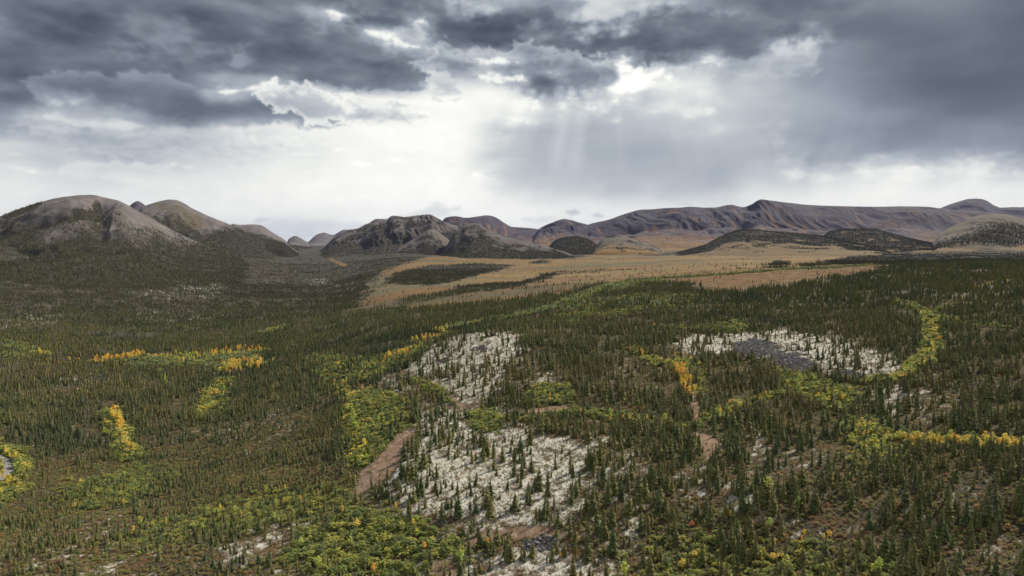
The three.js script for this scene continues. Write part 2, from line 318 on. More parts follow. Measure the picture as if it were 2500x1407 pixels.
const PATCHES = [
  // pale reindeer lichen
  new Patch('lichen', [[985, 905], [1030, 862], [1100, 824], [1180, 810], [1270, 820], [1290, 850], [1250, 885], [1240, 950], [1180, 985], [1100, 990], [1040, 940]], 16, 1),
  new Patch('lichen', [[1012, 1012], [1060, 1002], [1130, 1030], [1250, 1045], [1350, 1052], [1450, 1080], [1450, 1130], [1440, 1200], [1400, 1260], [1300, 1285], [1200, 1290], [1100, 1285], [960, 1255], [900, 1212], [962, 1180], [975, 1125], [1002, 1075]], 17, 1),
  new Patch('lichen', [[1080, 1345], [1180, 1352], [1270, 1322], [1370, 1312], [1420, 1340], [1500, 1370], [1520, 1406], [1480, 1440], [1130, 1440], [1060, 1395]], 11, 0.95),
  new Patch('lichen', [[915, 932], [960, 915], [1020, 935], [1005, 965], [930, 962]], 13, 0.6),
  new Patch('lichen', [[1630, 832], [1700, 818], [1830, 806], [1900, 802], [2010, 812], [2100, 842], [2200, 880], [2235, 897], [2200, 922], [2120, 926], [2000, 908], [1900, 884], [1780, 864], [1680, 868]], 17, 0.95),
  new Patch('lichen', [[2140, 955], [2230, 930], [2265, 960], [2235, 1012], [2120, 1032], [2115, 990]], 15, 0.85),
  new Patch('lichen', [[590, 1290], [690, 1252], [745, 1290], [720, 1340], [620, 1362], [500, 1400], [440, 1420], [550, 1330]], 17, 0.62),
  new Patch('lichen', [[640, 1380], [760, 1360], [860, 1390], [840, 1430], [600, 1440]], 15, 0.45),
  new Patch('lichen', [[1830, 1048], [1850, 1048], [1885, 1100], [1870, 1115], [1840, 1090]], 8, 0.8),
  new Patch('lichen', [[1650, 1120], [1720, 1150], [1850, 1200], [2000, 1262], [2060, 1300], [1940, 1300], [1800, 1250], [1660, 1205]], 23, 0.6),
  new Patch('lichen', [[470, 1080], [560, 1030], [700, 990], [780, 985], [720, 1050], [600, 1090], [500, 1110]], 42, 0.34),
  new Patch('lichen', [[0, 1330], [150, 1260], [320, 1250], [420, 1300], [330, 1400], [150, 1440], [-60, 1440]], 42, 0.34),
  new Patch('lichen', [[150, 920], [260, 925], [250, 960], [130, 975]], 34, 0.35),
  new Patch('lichen', [[2300, 1330], [2430, 1320], [2540, 1330], [2540, 1350], [2330, 1350]], 10, 0.5),
  new Patch('lichen', [[2060, 1180], [2300, 1200], [2320, 1260], [2100, 1260]], 27, 0.3),
  new Patch('lichen', [[2100, 1280], [2220, 1290], [2180, 1330], [2090, 1320]], 19, 0.35),
  new Patch('lichen', [[1400, 1050], [1560, 1080], [1580, 1200], [1500, 1300], [1430, 1280]], 27, 0.6),
  new Patch('lichen', [[1240, 880], [1330, 880], [1420, 950], [1380, 985], [1240, 985]], 27, 0.45),
  new Patch('lichen', [[2330, 660], [2500, 655], [2500, 690], [2350, 690]], 42, 0.3),
  new Patch('lichen', [[880, 1215], [1000, 1260], [1430, 1280], [1620, 1250], [1640, 1440], [1000, 1440], [860, 1300]], 30, 0.56),
  new Patch('lichen', [[1020, 985], [1240, 980], [1290, 1050], [1040, 1040]], 18, 0.62),
  new Patch('lichen', [[940, 1240], [1420, 1260], [1440, 1350], [1060, 1390], [960, 1300]], 20, 0.62),
  new Patch('lichen', [[890, 900], [1000, 900], [1010, 1000], [900, 985]], 16, 0.42),
  new Patch('lichen', [[1440, 900], [1640, 830], [1700, 900], [1560, 980], [1420, 980]], 24, 0.3),
  new Patch('lichen', [[1700, 1080], [2060, 1040], [2100, 1180], [1760, 1200]], 26, 0.3),
  new Patch('lichen', [[2230, 880], [2330, 900], [2350, 1050], [2250, 1050]], 24, 0.34),
  // broken dark rock and one pale outcrop
  new Patch('talus', [[1780, 842], [1830, 826], [1885, 834], [1905, 858], [1870, 872], [1800, 866]], 12),
  new Patch('talus', [[1885, 866], [1940, 856], [1985, 880], [2010, 902], [1960, 912], [1900, 892]], 12),
  new Patch('talus', [[2040, 906], [2080, 902], [2120, 914], [2100, 924], [2050, 916]], 10, 0.8),
  new Patch('talus', [[1282, 1330], [1310, 1312], [1362, 1314], [1372, 1334], [1325, 1350], [1285, 1366]], 6),
  new Patch('talus', [[1155, 848], [1180, 842], [1195, 858], [1165, 868]], 10, 0.7),
  new Patch('talus', [[1060, 880], [1090, 872], [1100, 884], [1070, 892]], 10, 0.7),
  new Patch('pale_rock', [[968, 1140], [992, 1124], [1012, 1136], [1004, 1152], [960, 1172]], 3),
  // bare brown earth
  new Patch('dirt', [[1000, 1052], [1010, 1064], [976, 1115], [962, 1150], [936, 1180], [890, 1202], [862, 1212], [880, 1152], [920, 1122], [940, 1092], [970, 1062]], 2.5),
  new Patch('dirt', [[1684, 955], [1700, 955], [1712, 1030], [1694, 1035]], 2.5),
  new Patch('dirt', [[1684, 1056], [1740, 1062], [1760, 1086], [1732, 1122], [1715, 1106]], 2.5),
  new Patch('dirt', [[1265, 1002], [1380, 990], [1392, 1002], [1300, 1014]], 3),
  new Patch('dirt', [[1175, 1304], [1280, 1284], [1350, 1286], [1362, 1300], [1250, 1318], [1140, 1336]], 3, 0.9),
  new Patch('dirt', [[1092, 968], [1108, 968], [1136, 992], [1124, 998]], 2.5),
  new Patch('dirt', [[1050, 1375], [1110, 1360], [1130, 1400], [1060, 1410]], 4, 0.7),
  new Patch('road', [[-60, 1098], [0, 1116], [22, 1136], [24, 1152], [8, 1170], [-30, 1186]], 0.8, 1, 4.6),
  // birch and willow scrub, green turning yellow
  new Patch('scrub', [[1890, 902], [1990, 922], [2100, 950], [2110, 1000], [2040, 1012], [1960, 982], [1900, 932]], 9, 1),
  new Patch('scrub', [[2070, 1022], [2150, 1026], [2170, 1090], [2150, 1140], [2100, 1090]], 8, 1),
  new Patch('scrub', [[1730, 1022], [1800, 992], [1880, 968], [1960, 952]], 5, 1, 9),
  new Patch('scrub', [[1290, 1022], [1400, 1004], [1480, 1017], [1600, 1032], [1690, 1044]], 4, 1, 9),
  new Patch('scrub', [[1140, 1010], [1200, 1000], [1240, 1020], [1220, 1060], [1160, 1060]], 6, 0.9),
  new Patch('scrub', [[1290, 950], [1390, 940], [1400, 990], [1280, 990]], 7, 1),
  new Patch('scrub', [[845, 962], [900, 950], [995, 985], [1005, 1025], [985, 1052], [935, 1105], [880, 1150], [850, 1140], [840, 1050]], 6, 1),
  new Patch('scrub', [[740, 1290], [860, 1225], [900, 1230], [1000, 1275], [1120, 1310], [1165, 1345], [1090, 1385], [960, 1410], [760, 1410], [700, 1360]], 7, 1),
  new Patch('scrub', [[330, 1290], [560, 1220], [850, 1180], [870, 1230], [740, 1280], [500, 1300], [330, 1360]], 14, 0.6),
  new Patch('scrub', [[1500, 1340], [1700, 1290], [1800, 1320], [2000, 1330], [2200, 1370], [2250, 1440], [1500, 1440]], 10, 0.55),
  new Patch('scrub', [[1100, 800], [1250, 775], [1380, 745], [1450, 712], [1540, 690], [1620, 690]], 10, 1, 30),
  new Patch('scrub', [[1540, 684], [1720, 674], [1900, 660], [2120, 648]], 14, 0.9, 26),
  new Patch('scrub', [[1470, 700], [1540, 684], [1600, 684], [1560, 700], [1480, 716]], 20, 0.9),
  new Patch('scrub', [[1350, 745], [1600, 715], [1720, 720], [1700, 745], [1450, 780], [1360, 790]], 30, 0.45),
  new Patch('scrub', [[230, 888], [350, 872], [480, 866], [640, 858], [640, 900], [480, 895], [380, 900]], 12, 0.9),
  new Patch('scrub', [[480, 985], [520, 930], [560, 925], [560, 990], [500, 1025]], 10, 0.8),
  new Patch('scrub', [[760, 870], [880, 880], [1000, 850], [1080, 822], [1000, 880], [900, 930], [830, 940]], 10, 0.7),
  new Patch('scrub', [[270, 1005], [300, 1070], [320, 1120]], 6, 1, 10),
  new Patch('scrub', [[160, 1190], [320, 1140], [420, 1150], [330, 1230], [180, 1250]], 16, 0.6),
  new Patch('scrub', [[2120, 932], [2200, 924], [2245, 890], [2278, 850], [2268, 770]], 4, 1, 9),
  new Patch('scrub', [[2190, 737], [2262, 764], [2340, 748]], 5, 0.8, 9),
  new Patch('scrub', [[2270, 770], [2340, 790], [2460, 802]], 5, 0.6, 7),
  new Patch('scrub', [[2120, 1060], [2230, 1077], [2360, 1084], [2560, 1090]], 4, 1, 10),
  new Patch('scrub', [[1010, 930], [1080, 962], [1110, 985]], 4, 0.9, 6),
  new Patch('scrub', [[1745, 795], [1800, 785], [1830, 800], [1800, 812], [1740, 812]], 10, 1),
  new Patch('scrub', [[1600, 800], [1700, 806], [1740, 800]], 5, 0.7, 9),
  new Patch('scrub', [[1650, 880], [1720, 880], [1730, 1000], [1680, 950]], 7, 0.8),
  new Patch('scrub', [[-60, 1060], [60, 1100], [60, 1200], [-60, 1260]], 8, 0.9),
  new Patch('scrub', [[630, 812], [700, 795], [690, 805], [640, 818]], 14, 0.9),
  new Patch('scrub', [[0, 830], [60, 838], [130, 855], [100, 880], [0, 880]], 20, 0.7),
  // leafy lines that have turned yellow
  new Patch('gold', [[228, 886], [350, 870], [430, 880], [510, 868], [645, 857]], 8, 1, 13),
  new Patch('gold', [[545, 902], [600, 894], [645, 888]], 8, 0.9, 16),
  new Patch('gold', [[90, 862], [120, 866]], 8, 0.9, 12),
  new Patch('gold', [[80, 892], [200, 884], [235, 886]], 6, 0.6, 8),
  new Patch('gold', [[270, 1005], [296, 1060], [325, 1115]], 4, 1, 8),
  new Patch('gold', [[495, 1010], [515, 970], [550, 930]], 6, 0.7, 12),
  new Patch('gold', [[2140, 1064], [2230, 1080], [2360, 1086], [2560, 1093]], 3, 1, 9),
  new Patch('gold', [[2266, 765], [2280, 850], [2245, 892], [2190, 922]], 4, 0.95, 9),
  new Patch('gold', [[2090, 1040], [2150, 1070], [2140, 1120]], 6, 0.6, 14),
  new Patch('gold', [[1735, 1020], [1800, 992], [1880, 968], [1960, 952]], 3, 0.7, 7),
  new Patch('gold', [[850, 960], [862, 1060], [880, 1130]], 5, 0.7, 8),
  new Patch('gold', [[1480, 1020], [1600, 1033], [1690, 1046]], 3, 0.6, 5),
  new Patch('gold', [[1655, 885], [1680, 930], [1692, 965]], 4, 0.8, 9),
  new Patch('gold', [[930, 890], [1000, 858], [1095, 814]], 6, 0.75, 9),
  new Patch('gold', [[780, 905], [850, 960]], 6, 0.5, 10),
  new Patch('gold', [[630, 814], [690, 798]], 8, 0.8, 12),
  new Patch('gold', [[-30, 1090], [30, 1116], [44, 1150], [10, 1190]], 3, 0.7, 12),
  new Patch('gold', [[1540, 850], [1580, 872], [1620, 900]], 5, 0.5, 8),
  // the brown tundra plain
  new Patch('tundra', [[860, 760], [1000, 752], [1150, 738], [1300, 728], [1400, 712], [1480, 697], [1560, 688], [1690, 692], [1730, 714], [1800, 711], [1960, 692], [2120, 664], [2200, 650], [2500, 646], [2600, 646], [2600, 600], [1700, 601], [1100, 605], [900, 640], [880, 690]], 68, 1),
  new Patch('tundra', [[878, 742], [892, 715], [905, 700], [925, 690], [942, 680], [936, 666], [958, 655], [948, 650], [905, 685], [880, 712]], 18, 1),
  new Patch('tundra', [[800, 628], [830, 640], [850, 645], [840, 652], [805, 635]], 18, 1),
  new Patch('tundra', [[830, 745], [900, 700], [960, 735], [900, 755]], 104, 0.5),
  // woods out on the plain
  new Patch('wood', [[942, 694], [960, 668], [1050, 647], [1160, 643], [1260, 648], [1214, 661], [1142, 680], [1052, 698]], 65, 1),
  new Patch('wood', [[960, 735], [1080, 714], [1150, 697], [1270, 690], [1330, 672], [1370, 660], [1345, 682], [1280, 699], [1150, 716], [1000, 745]], 65, 0.9),
  new Patch('wood', [[860, 750], [870, 690], [880, 640], [960, 620], [1080, 618], [990, 645], [940, 662], [905, 690], [890, 740]], 104, 0.9),
  new Patch('wood', [[1290, 640], [1330, 633], [1345, 641], [1300, 645]], 65, 0.8),
  new Patch('wood', [[1330, 612], [1380, 604], [1440, 610], [1430, 628], [1390, 634]], 104, 0.9),
  new Patch('wood', [[1420, 640], [1560, 636], [1660, 630], [1600, 620], [1500, 628]], 78, 0.35),
  new Patch('wood', [[1860, 655], [1890, 634], [1925, 640], [1920, 655]], 65, 0.8),
  new Patch('wood', [[2000, 640], [2060, 628], [2150, 622], [2300, 604], [2540, 602], [2560, 650], [2200, 650], [2100, 646]], 104, 1),
  new Patch('wood', [[1400, 722], [1430, 700], [1480, 690], [1460, 706], [1430, 722]], 52, 0.9),
  new Patch('wood', [[1300, 668], [1480, 658], [1640, 652], [1480, 664], [1320, 674]], 40, 0.5),
  new Patch('wood', [[1180, 712], [1300, 700], [1430, 690], [1320, 706]], 30, 0.5),
  new Patch('wood', [[1540, 624], [1640, 614], [1720, 612], [1640, 624]], 60, 0.7),
  new Patch('wood', [[1940, 652], [2000, 646], [2080, 640], [2010, 654]], 40, 0.7),
  new Patch('wood', [[1100, 650], [1200, 628], [1380, 618], [1300, 632]], 60, 0.35),
  // pale dead trunks and outcrops among the valley forest
  new Patch('bleached', [[330, 720], [400, 700], [470, 690], [560, 690], [540, 730], [400, 735]], 45, 1),
  new Patch('bleached', [[740, 680], [800, 680], [830, 698], [760, 700]], 45, 1),
  new Patch('bleached', [[0, 790], [120, 745], [140, 790], [40, 810]], 45, 1),
  new Patch('bleached', [[300, 760], [500, 745], [600, 770], [400, 790]], 60, 0.4),
  new Patch('bleached', [[0, 660], [60, 630], [80, 670], [20, 690]], 60, 0.5),
  new Patch('bleached', [[180, 640], [260, 650], [250, 665], [180, 660]], 45, 0.35),
  // thin, brownish forest
  new Patch('thin', [[300, 840], [640, 760], [900, 700], [880, 640], [600, 640], [200, 690], [0, 760]], 90, 0.55),
  new Patch('thin', [[540, 830], [760, 790], [1000, 770], [1000, 800], [700, 850]], 60, 0.3),
  new Patch('thin', [[1300, 800], [1600, 740], [1750, 740], [1700, 770], [1500, 800]], 45, 0.2),
  new Patch('thin', [[2000, 700], [2200, 680], [2300, 720], [2100, 740]], 45, 0.3),
];
const cover = { gold: 0, lichen: 0, talus: 0, pale_rock: 0, dirt: 0, road: 0, scrub: 0, tundra: 0, wood: 0, bleached: 0, thin: 0 };
const CELLS = new Map();                                             // patches that reach into a cell of the land
function patchesNear(x, z) {
  const size = x * x + z * z < 4e6 ? 40 : 240, i = Math.floor(x / size), j = Math.floor(z / size), key = (size === 40 ? 0 : 1e9) + (i + 3000) * 8000 + j + 4000;
  let list = CELLS.get(key);
  if (!list) { const x0 = i * size, z0 = j * size; list = PATCHES.filter((p) => p.x0 < x0 + size && p.x1 > x0 && p.z0 < z0 + size && p.z1 > z0); CELLS.set(key, list); }
  return list;
}
function coverAt(x, z) {
  for (const k in cover) cover[k] = 0;
  const r = Math.hypot(x, z), s = r < 1500 ? 1 : 0.35, n1 = fbm2(x * 0.045 * s, z * 0.045 * s, 3), n2 = fbm2(x * 0.045 * s + 70, z * 0.045 * s + 31, 3);
  for (const p of patchesNear(x, z)) { const v = p.at(x, z, n1, n2); if (v > 0) cover[p.kind] = Math.max(cover[p.kind], v); }
  if (cover.gold > cover.scrub) cover.scrub = cover.gold;
  if (cover.wood > 0) cover.tundra *= 1 - cover.wood;
  if (cover.scrub > 0) cover.tundra *= 1 - cover.scrub;
  const bare = Math.max(cover.dirt, cover.road);
  if (bare > 0) for (const k of ['lichen', 'talus', 'scrub']) cover[k] *= 1 - bare;
  return cover;
}
const blend = (c, d, t) => { c[0] += (d[0] - c[0]) * t; c[1] += (d[1] - c[1]) * t; c[2] += (d[2] - c[2]) * t; };
const FLOOR = [0.045, 0.036, 0.014], MOSS = [0.085, 0.084, 0.018], RUSSET = [0.15, 0.07, 0.024], LICHEN = [0.66, 0.63, 0.54], LICHEN_OLD = [0.25, 0.205, 0.15], PEAT = [0.06, 0.046, 0.034], TALUS = [0.034, 0.032, 0.038], TALUS_LIGHT = [0.22, 0.208, 0.21],
  DIRT = [0.3, 0.19, 0.12], STONE = [0.55, 0.54, 0.56], GRAVEL = [0.3, 0.29, 0.3], TUNDRA = [0.22, 0.122, 0.022], TUNDRA_RED = [0.175, 0.084, 0.017], TUNDRA_PALE = [0.255, 0.158, 0.044], SCRUB = [0.05, 0.054, 0.016];
function groundColour(x, z, out) {
  const c = coverAt(x, z), r = Math.hypot(x, z);
  const fine = noise2(x / 1.6, z / 1.6), fine2 = noise2(x / 0.9 + 40, z / 0.9), mid = fbm2(x / 7, z / 7, 3), big = fbm2(x / 55, z / 55, 3), huge = fbm2(x / 420, z / 420, 3);
  out[0] = FLOOR[0]; out[1] = FLOOR[1]; out[2] = FLOOR[2];
  if (r > 1300) blend(out, [0.04, 0.036, 0.019], smooth(1300, 2000, r)); blend(out, MOSS, (r > 4000 ? 0.15 : r > 1300 ? 0.5 : 1) * smooth(-0.1, 0.4, big + mid * 0.7));
  blend(out, RUSSET, (r > 1300 ? 0.3 : 0.75) * smooth(0.0, 0.45, fbm2(x / 23 + 50, z / 23, 3) + fine * 0.2));
  // flecks of lichen nearly everywhere on the near slopes
  const fleck = smooth(0.42, 0.75, mid * 1.3 + fine * 0.45 + big * 0.3) * (r < 1300 ? 0.55 : 0.12);
  blend(out, LICHEN, fleck);
  if (c.thin > 0) blend(out, [0.07, 0.056, 0.03], c.thin * smooth(-0.4, 0.4, huge + mid * 0.5));
  if (c.scrub > 0) blend(out, SCRUB, c.scrub);
  if (c.lichen > 0) {
    blend(out, RUSSET, 0.7 * smooth(0.05, 0.4, c.lichen) * smooth(-0.2, 0.3, fbm2(x / 9 + 31, z / 9, 3)));
    const cut = 0.62 - c.lichen * 0.84, v = mid * 0.95 + fbm2(x / 22 + 6, z / 22, 3) * 0.6 + big * 0.3 + fine * 0.34 + fine2 * 0.28;
    blend(out, LICHEN_OLD, smooth(cut - 0.35, cut - 0.05, v) * 0.8); blend(out, LICHEN, smooth(cut - 0.12, cut + 0.2, v));
    blend(out, PEAT, c.lichen * smooth(0.12, 0.42, fine2 * 0.7 + fine * 0.5 - mid * 0.25) * 0.92);
  }
  if (c.bleached > 0) blend(out, [0.5, 0.47, 0.4], 0.9 * c.bleached * smooth(0.08, 0.3, fbm2(x / 24, z / 24, 3) + huge * 0.3));
  if (c.talus > 0) { const t = smooth(0.36, 0.6, c.talus + mid * 0.75 + fine * 0.15); blend(out, TALUS, t); blend(out, TALUS_LIGHT, t * smooth(0.34, 0.6, fine2 + fine * 0.5)); }
  if (c.pale_rock > 0) { blend(out, STONE, smooth(0.3, 0.7, c.pale_rock + mid * 0.3)); blend(out, TALUS_LIGHT, c.pale_rock * smooth(0.15, 0.5, mid + fine * 0.4)); }
  if (c.tundra > 0) {
    const t = TUNDRA.slice(), stripe = 0.6 * fbm2(x / 900 + z / 300, z / 160, 3) + fbm2(x / 2600 + z / 1900, z / 800, 4);
    blend(t, TUNDRA_PALE, smooth(0.0, 0.4, stripe + huge * 0.4)); blend(t, TUNDRA_RED, 0.85 * smooth(0.0, 0.45, -stripe + big * 0.5 + (r < 2800 ? 0.2 : 0)));
    blend(t, [0.16, 0.115, 0.055], 0.6 * smooth(0.15, 0.5, fbm2(x / 38 + 9, z / 26, 3) + stripe * 0.3));
    blend(t, [0.1, 0.088, 0.036], 0.85 * smooth(0.02, 0.22, fbm2(x / 1500 + 31, z / 620, 5))); blend(t, [0.13, 0.12, 0.045], 0.7 * smooth(0.06, 0.34, fbm2(x / 700 + 3, z / 380 + 8, 4)));
    blend(out, t, smooth(0.2, 0.8, c.tundra));
  }
  if (c.dirt > 0) { const t = DIRT.slice(); blend(t, [0.42, 0.32, 0.25], smooth(0.1, 0.6, mid + fine * 0.6 + fine2 * 0.3)); blend(t, [0.17, 0.1, 0.06], smooth(0.05, 0.5, -mid + fine2 * 0.5 + fbm2(x / 3 + z / 9, z / 30, 2) * 0.5)); blend(out, t, c.dirt); }
  if (c.road > 0) { const t = GRAVEL.slice(); blend(t, [0.24, 0.22, 0.22], smooth(0, 0.5, mid + fine * 0.4)); blend(out, t, c.road); }
  return out;
}
function tile(size, seed, make) {                                    // a repeating noise texture
  const d = new Uint8Array(size * size * 4), n = size;
  for (let j = 0; j < n; j++) for (let i = 0; i < n; i++) { const v = make(i / n, j / n); for (let c = 0; c < 3; c++) d[(j * n + i) * 4 + c] = Math.max(0, Math.min(255, v * 255)); d[(j * n + i) * 4 + 3] = 255; }
  const t = new THREE.DataTexture(d, n, n); t.wrapS = t.wrapT = THREE.RepeatWrapping; t.magFilter = t.minFilter = THREE.LinearFilter; t.needsUpdate = true; return t;
}
function ringNoise(u, v, f, seed) { const a = u * 2 * Math.PI, b = v * 2 * Math.PI; return 0.5 * (noise3(Math.cos(a) * f + seed, Math.sin(a) * f + Math.cos(b) * f, Math.sin(b) * f) + noise3(Math.sin(a) * f + seed + 9, Math.cos(b) * f + 5, Math.sin(b) * f + Math.cos(a) * f)); }
const grain = tile(256, 3, (u, v) => 0.86 + 0.3 * ringNoise(u, v, 3, 1) + 0.3 * ringNoise(u, v, 9, 5) + 0.22 * ringNoise(u, v, 21, 8)); grain.colorSpace = THREE.SRGBColorSpace;
const lumps = tile(256, 4, (u, v) => 0.5 + 0.5 * ringNoise(u, v, 5, 2) + 0.4 * ringNoise(u, v, 14, 6));
const groundMaterial = new THREE.MeshStandardMaterial({ vertexColors: true, map: grain, bumpMap: lumps, bumpScale: 0.25, roughness: 1, metalness: 0 });
function gridMesh(name, cols, rows, fill, colour, uvScale = 9, material = groundMaterial) {   // fill(i, k, p) sets a point, colour(i, k, p, c) its colour
  const n = cols * rows, pos = new Float32Array(n * 3), col = new Float32Array(n * 3), uv = new Float32Array(n * 2), idx = new Uint32Array((cols - 1) * (rows - 1) * 6), p = [0, 0, 0], c = [0, 0, 0];
  let q = 0;
  for (let i = 0; i < cols; i++) for (let k = 0; k < rows; k++) {
    const o = i * rows + k;
    fill(i, k, p); pos[o * 3] = p[0]; pos[o * 3 + 1] = p[1]; pos[o * 3 + 2] = p[2];
    colour(i, k, p, c); col[o * 3] = c[0]; col[o * 3 + 1] = c[1]; col[o * 3 + 2] = c[2];
    uv[o * 2] = p[0] / uvScale; uv[o * 2 + 1] = p[2] / uvScale;
    if (i && k) { const a = o - rows - 1, b = o - rows, d = o - 1; idx[q++] = a; idx[q++] = d; idx[q++] = b; idx[q++] = b; idx[q++] = d; idx[q++] = o; }
  }
  const g = new THREE.BufferGeometry();
  g.setAttribute('position', new THREE.BufferAttribute(pos, 3)); g.setAttribute('color', new THREE.BufferAttribute(col, 3)); g.setAttribute('uv', new THREE.BufferAttribute(uv, 2)); g.setIndex(new THREE.BufferAttribute(idx, 1));
  g.computeVertexNormals();
  const m = new THREE.Mesh(g, material); m.name = name; m.castShadow = m.receiveShadow = true; scene.add(m);
  return m;
}
// one sheet of ground, finer close by
const TRACK_NAMES = [['path', 'long brown dirt clearing beside the white lichen slope'], ['path_001', 'narrow brown track leading down to the dirt fan'], ['path_002', 'fan shaped patch of brown dirt right of centre'], ['path_003', 'short brown track across the lichen dome'], ['path_004', 'bare brown bank near the bottom edge'], ['path_005', 'thin brown track on the side of the dome'], ['path_006', 'bare brown patch at the bottom edge'], ['road', 'grey gravel road curving at the left edge']];
{
  const tracks = PATCHES.filter((p) => p.kind === 'dirt' || p.kind === 'road'), worn = new Map();
  const azs = [], rs = [];
  for (let a = -62; a < -40; a += 0.5) azs.push(a * DEG);
  for (let i = 0; i <= 1020; i++) azs.push((-40 + 80 * i / 1020) * DEG);
  for (let a = 40.5; a <= 62; a += 0.5) azs.push(a * DEG);
  for (let r = 40; r < 300; r *= 1.06) rs.push(r);
  for (let r = 300; r < 42000; r *= 1 + Math.min(0.0032 * Math.sqrt(r / 300), 0.0105 + Math.max(0, r - 9000) / 9e5)) rs.push(r);
  rs.push(42000);
  note('ground', azs.length, rs.length, azs.length * rs.length * 2);
  const m = gridMesh('ground', azs.length, rs.length, (i, k, p) => {
    const a = azs[i], r = rs[k]; p[0] = Math.sin(a) * r; p[2] = -Math.cos(a) * r; p[1] = ground(p[0], p[2]) + (r < 1600 ? hummock(p[0], p[2]) : 0);
  }, (i, k, p, c) => {
    groundColour(p[0], p[2], c);
    if (cover.dirt > 0.5 || cover.road > 0.5) { const n1 = fbm2(p[0] * 0.045, p[2] * 0.045, 3), n2 = fbm2(p[0] * 0.045 + 70, p[2] * 0.045 + 31, 3); worn.set(i * rs.length + k, tracks.findIndex((t) => t.at(p[0], p[2], n1, n2) > 0.45)); }
  });
  m.userData = { kind: 'structure', label: 'rolling northern ground of lichen, moss, scrub and brown tundra' };
  // the bare tracks, clearings and the road are pieces of the same surface under their own names
  const g = m.geometry, idx = g.index.array, keep = [], parts = tracks.map(() => []);
  for (let t = 0; t < idx.length; t += 3) { const w = worn.get(idx[t]); (w >= 0 ? parts[w] : keep).push(idx[t], idx[t + 1], idx[t + 2]); }
  g.setIndex(new THREE.BufferAttribute(new Uint32Array(keep), 1));
  parts.forEach((list, n) => {
    if (!list.length) return;
    const seen = new Map(), out = new THREE.BufferGeometry(), src = [], index = list.map((v) => { if (!seen.has(v)) { seen.set(v, src.length); src.push(v); } return seen.get(v); });
    for (const a of ['position', 'normal', 'color', 'uv']) { const q = g.attributes[a], s = q.itemSize, d = new Float32Array(src.length * s); src.forEach((v, j) => { for (let e = 0; e < s; e++) d[j * s + e] = q.array[v * s + e]; }); out.setAttribute(a, new THREE.BufferAttribute(d, s)); }
    out.setIndex(index);
    const piece = new THREE.Mesh(out, groundMaterial), [name, label] = TRACK_NAMES[n]; piece.name = name; piece.castShadow = piece.receiveShadow = true; piece.userData = { kind: 'structure', label }; scene.add(piece);
  });
}
note('ground done');

// ---------------------------------------------------------------- mountains: skyline traced as bearings and heights, each at its own distance
const SLOPES = [];                                                   // kept to stand trees on
function mountain(name, label, o) {
  // o.ridge: [photo column, row] of the crest; o.far / o.near: distance of crest and foot; o.foot: photo row of the foot; o.colour(t, x, y, z, c, n)
  const crest = curve(o.ridge), px0 = o.ridge[0][0], px1 = o.ridge[o.ridge.length - 1][0], cols = Math.round((px1 - px0) / (o.step || 3)) + 1, front = o.rows || 70, back = 14, rows = front + back;
  const far = typeof o.far === 'number' ? () => o.far : curve(o.far), near = typeof o.near === 'number' ? () => o.near : curve(o.near), foot = typeof o.foot === 'number' ? () => o.foot : curve(o.foot);
  const point = (px, t, p) => {
    const f = far(px), n = near(px), [az] = aim(px, 560), hr = EYE + f * Math.tan(aim(px, crest(px))[1]), hf = EYE + n * Math.tan(aim(px, foot(px))[1]) - 15;
    const r = n + (f - n) * t, s = t <= 1 ? t : 1, rise = o.shape ? o.shape(s) : s * (0.45 + 0.55 * s) * (1 + 0.35 * Math.sin(Math.PI * s) * (o.bulge ?? 0.6));
    p[0] = Math.sin(az) * r; p[2] = -Math.cos(az) * r;
    const amp = (o.relief ?? 0.09) * Math.max(60, Math.abs(hr - hf)), w = Math.min(1, s * 3) * smooth(1, 0.82, s) + (t > 1 ? 0 : 0);
    const k = o.gully ?? 700, g = fbm2(p[0] / k, p[2] / k * 0.6, 3), bx = p[0] / k + 0.7 * fbm2(p[0] / k * 0.6 + 8, p[2] / k * 0.6, 3), bz = p[2] / k + 0.7 * fbm2(p[0] / k * 0.6 + 40, p[2] / k * 0.6 + 2, 3);   // bent so that gullies wander and fork
    const rid = 1 - 2.4 * Math.abs(noise2(bx * 1.5 + 5, bz * 0.8)), ri2 = 1 - 2.4 * Math.abs(noise2(bx * 4.3, bz * 2 + 3));
    let y = hf + (hr - hf) * Math.min(1, rise) + w * amp * (g * 1.1 + rid * 0.4 + ri2 * 0.26 + (o.rough ?? 0.1) * (1 - 2.4 * Math.abs(noise2(bx * 11 + 3, bz * 5))) + (o.rough ?? 0.1) * 0.7 * noise2(bx * 25, bz * 14));
    if (t > 1) y = hr - (hr - hf) * (t - 1) * 2.2 * (0.35 + (t - 1));
    if (o.carve) y -= o.carve(px, t);
    if (t <= 1) y = Math.min(y, EYE + r * Math.tan(aim(px, crest(px))[1]) - (1 - s) * 0.035 * (hr - hf));      // relief never hides the crest
    y += noise2(p[0] / 90, p[2] / 90) * amp * 0.04;
    const ends = smooth(0, o.ends ?? 50, px - px0) * smooth(0, o.ends ?? 50, px1 - px), base = ground(p[0], p[2]) - 14;   // sink the ends and the foot into the land
    p[1] = mix(base, Math.max(y, base), ends * smooth(0, 0.12, t));
    return rid * 0.6 + ri2 * 0.4;
  };
  const m = gridMesh(name, cols, rows, (i, k, p) => { p.g = point(px0 + (px1 - px0) * i / (cols - 1), k < front ? k / (front - 1) : 1 + (k - front + 1) / back * 0.5, p); }, (i, k, p, c) => {
    const t = Math.min(1, k / (front - 1));
    o.colour({ t, px: px0 + (px1 - px0) * i / (cols - 1), x: p[0], y: p[1], z: p[2], gully: p.g }, c);
  }, 60);
  m.userData = { kind: 'structure', label };
  SLOPES.push({ px0, px1, point, forest: o.forest });
  return m;
}
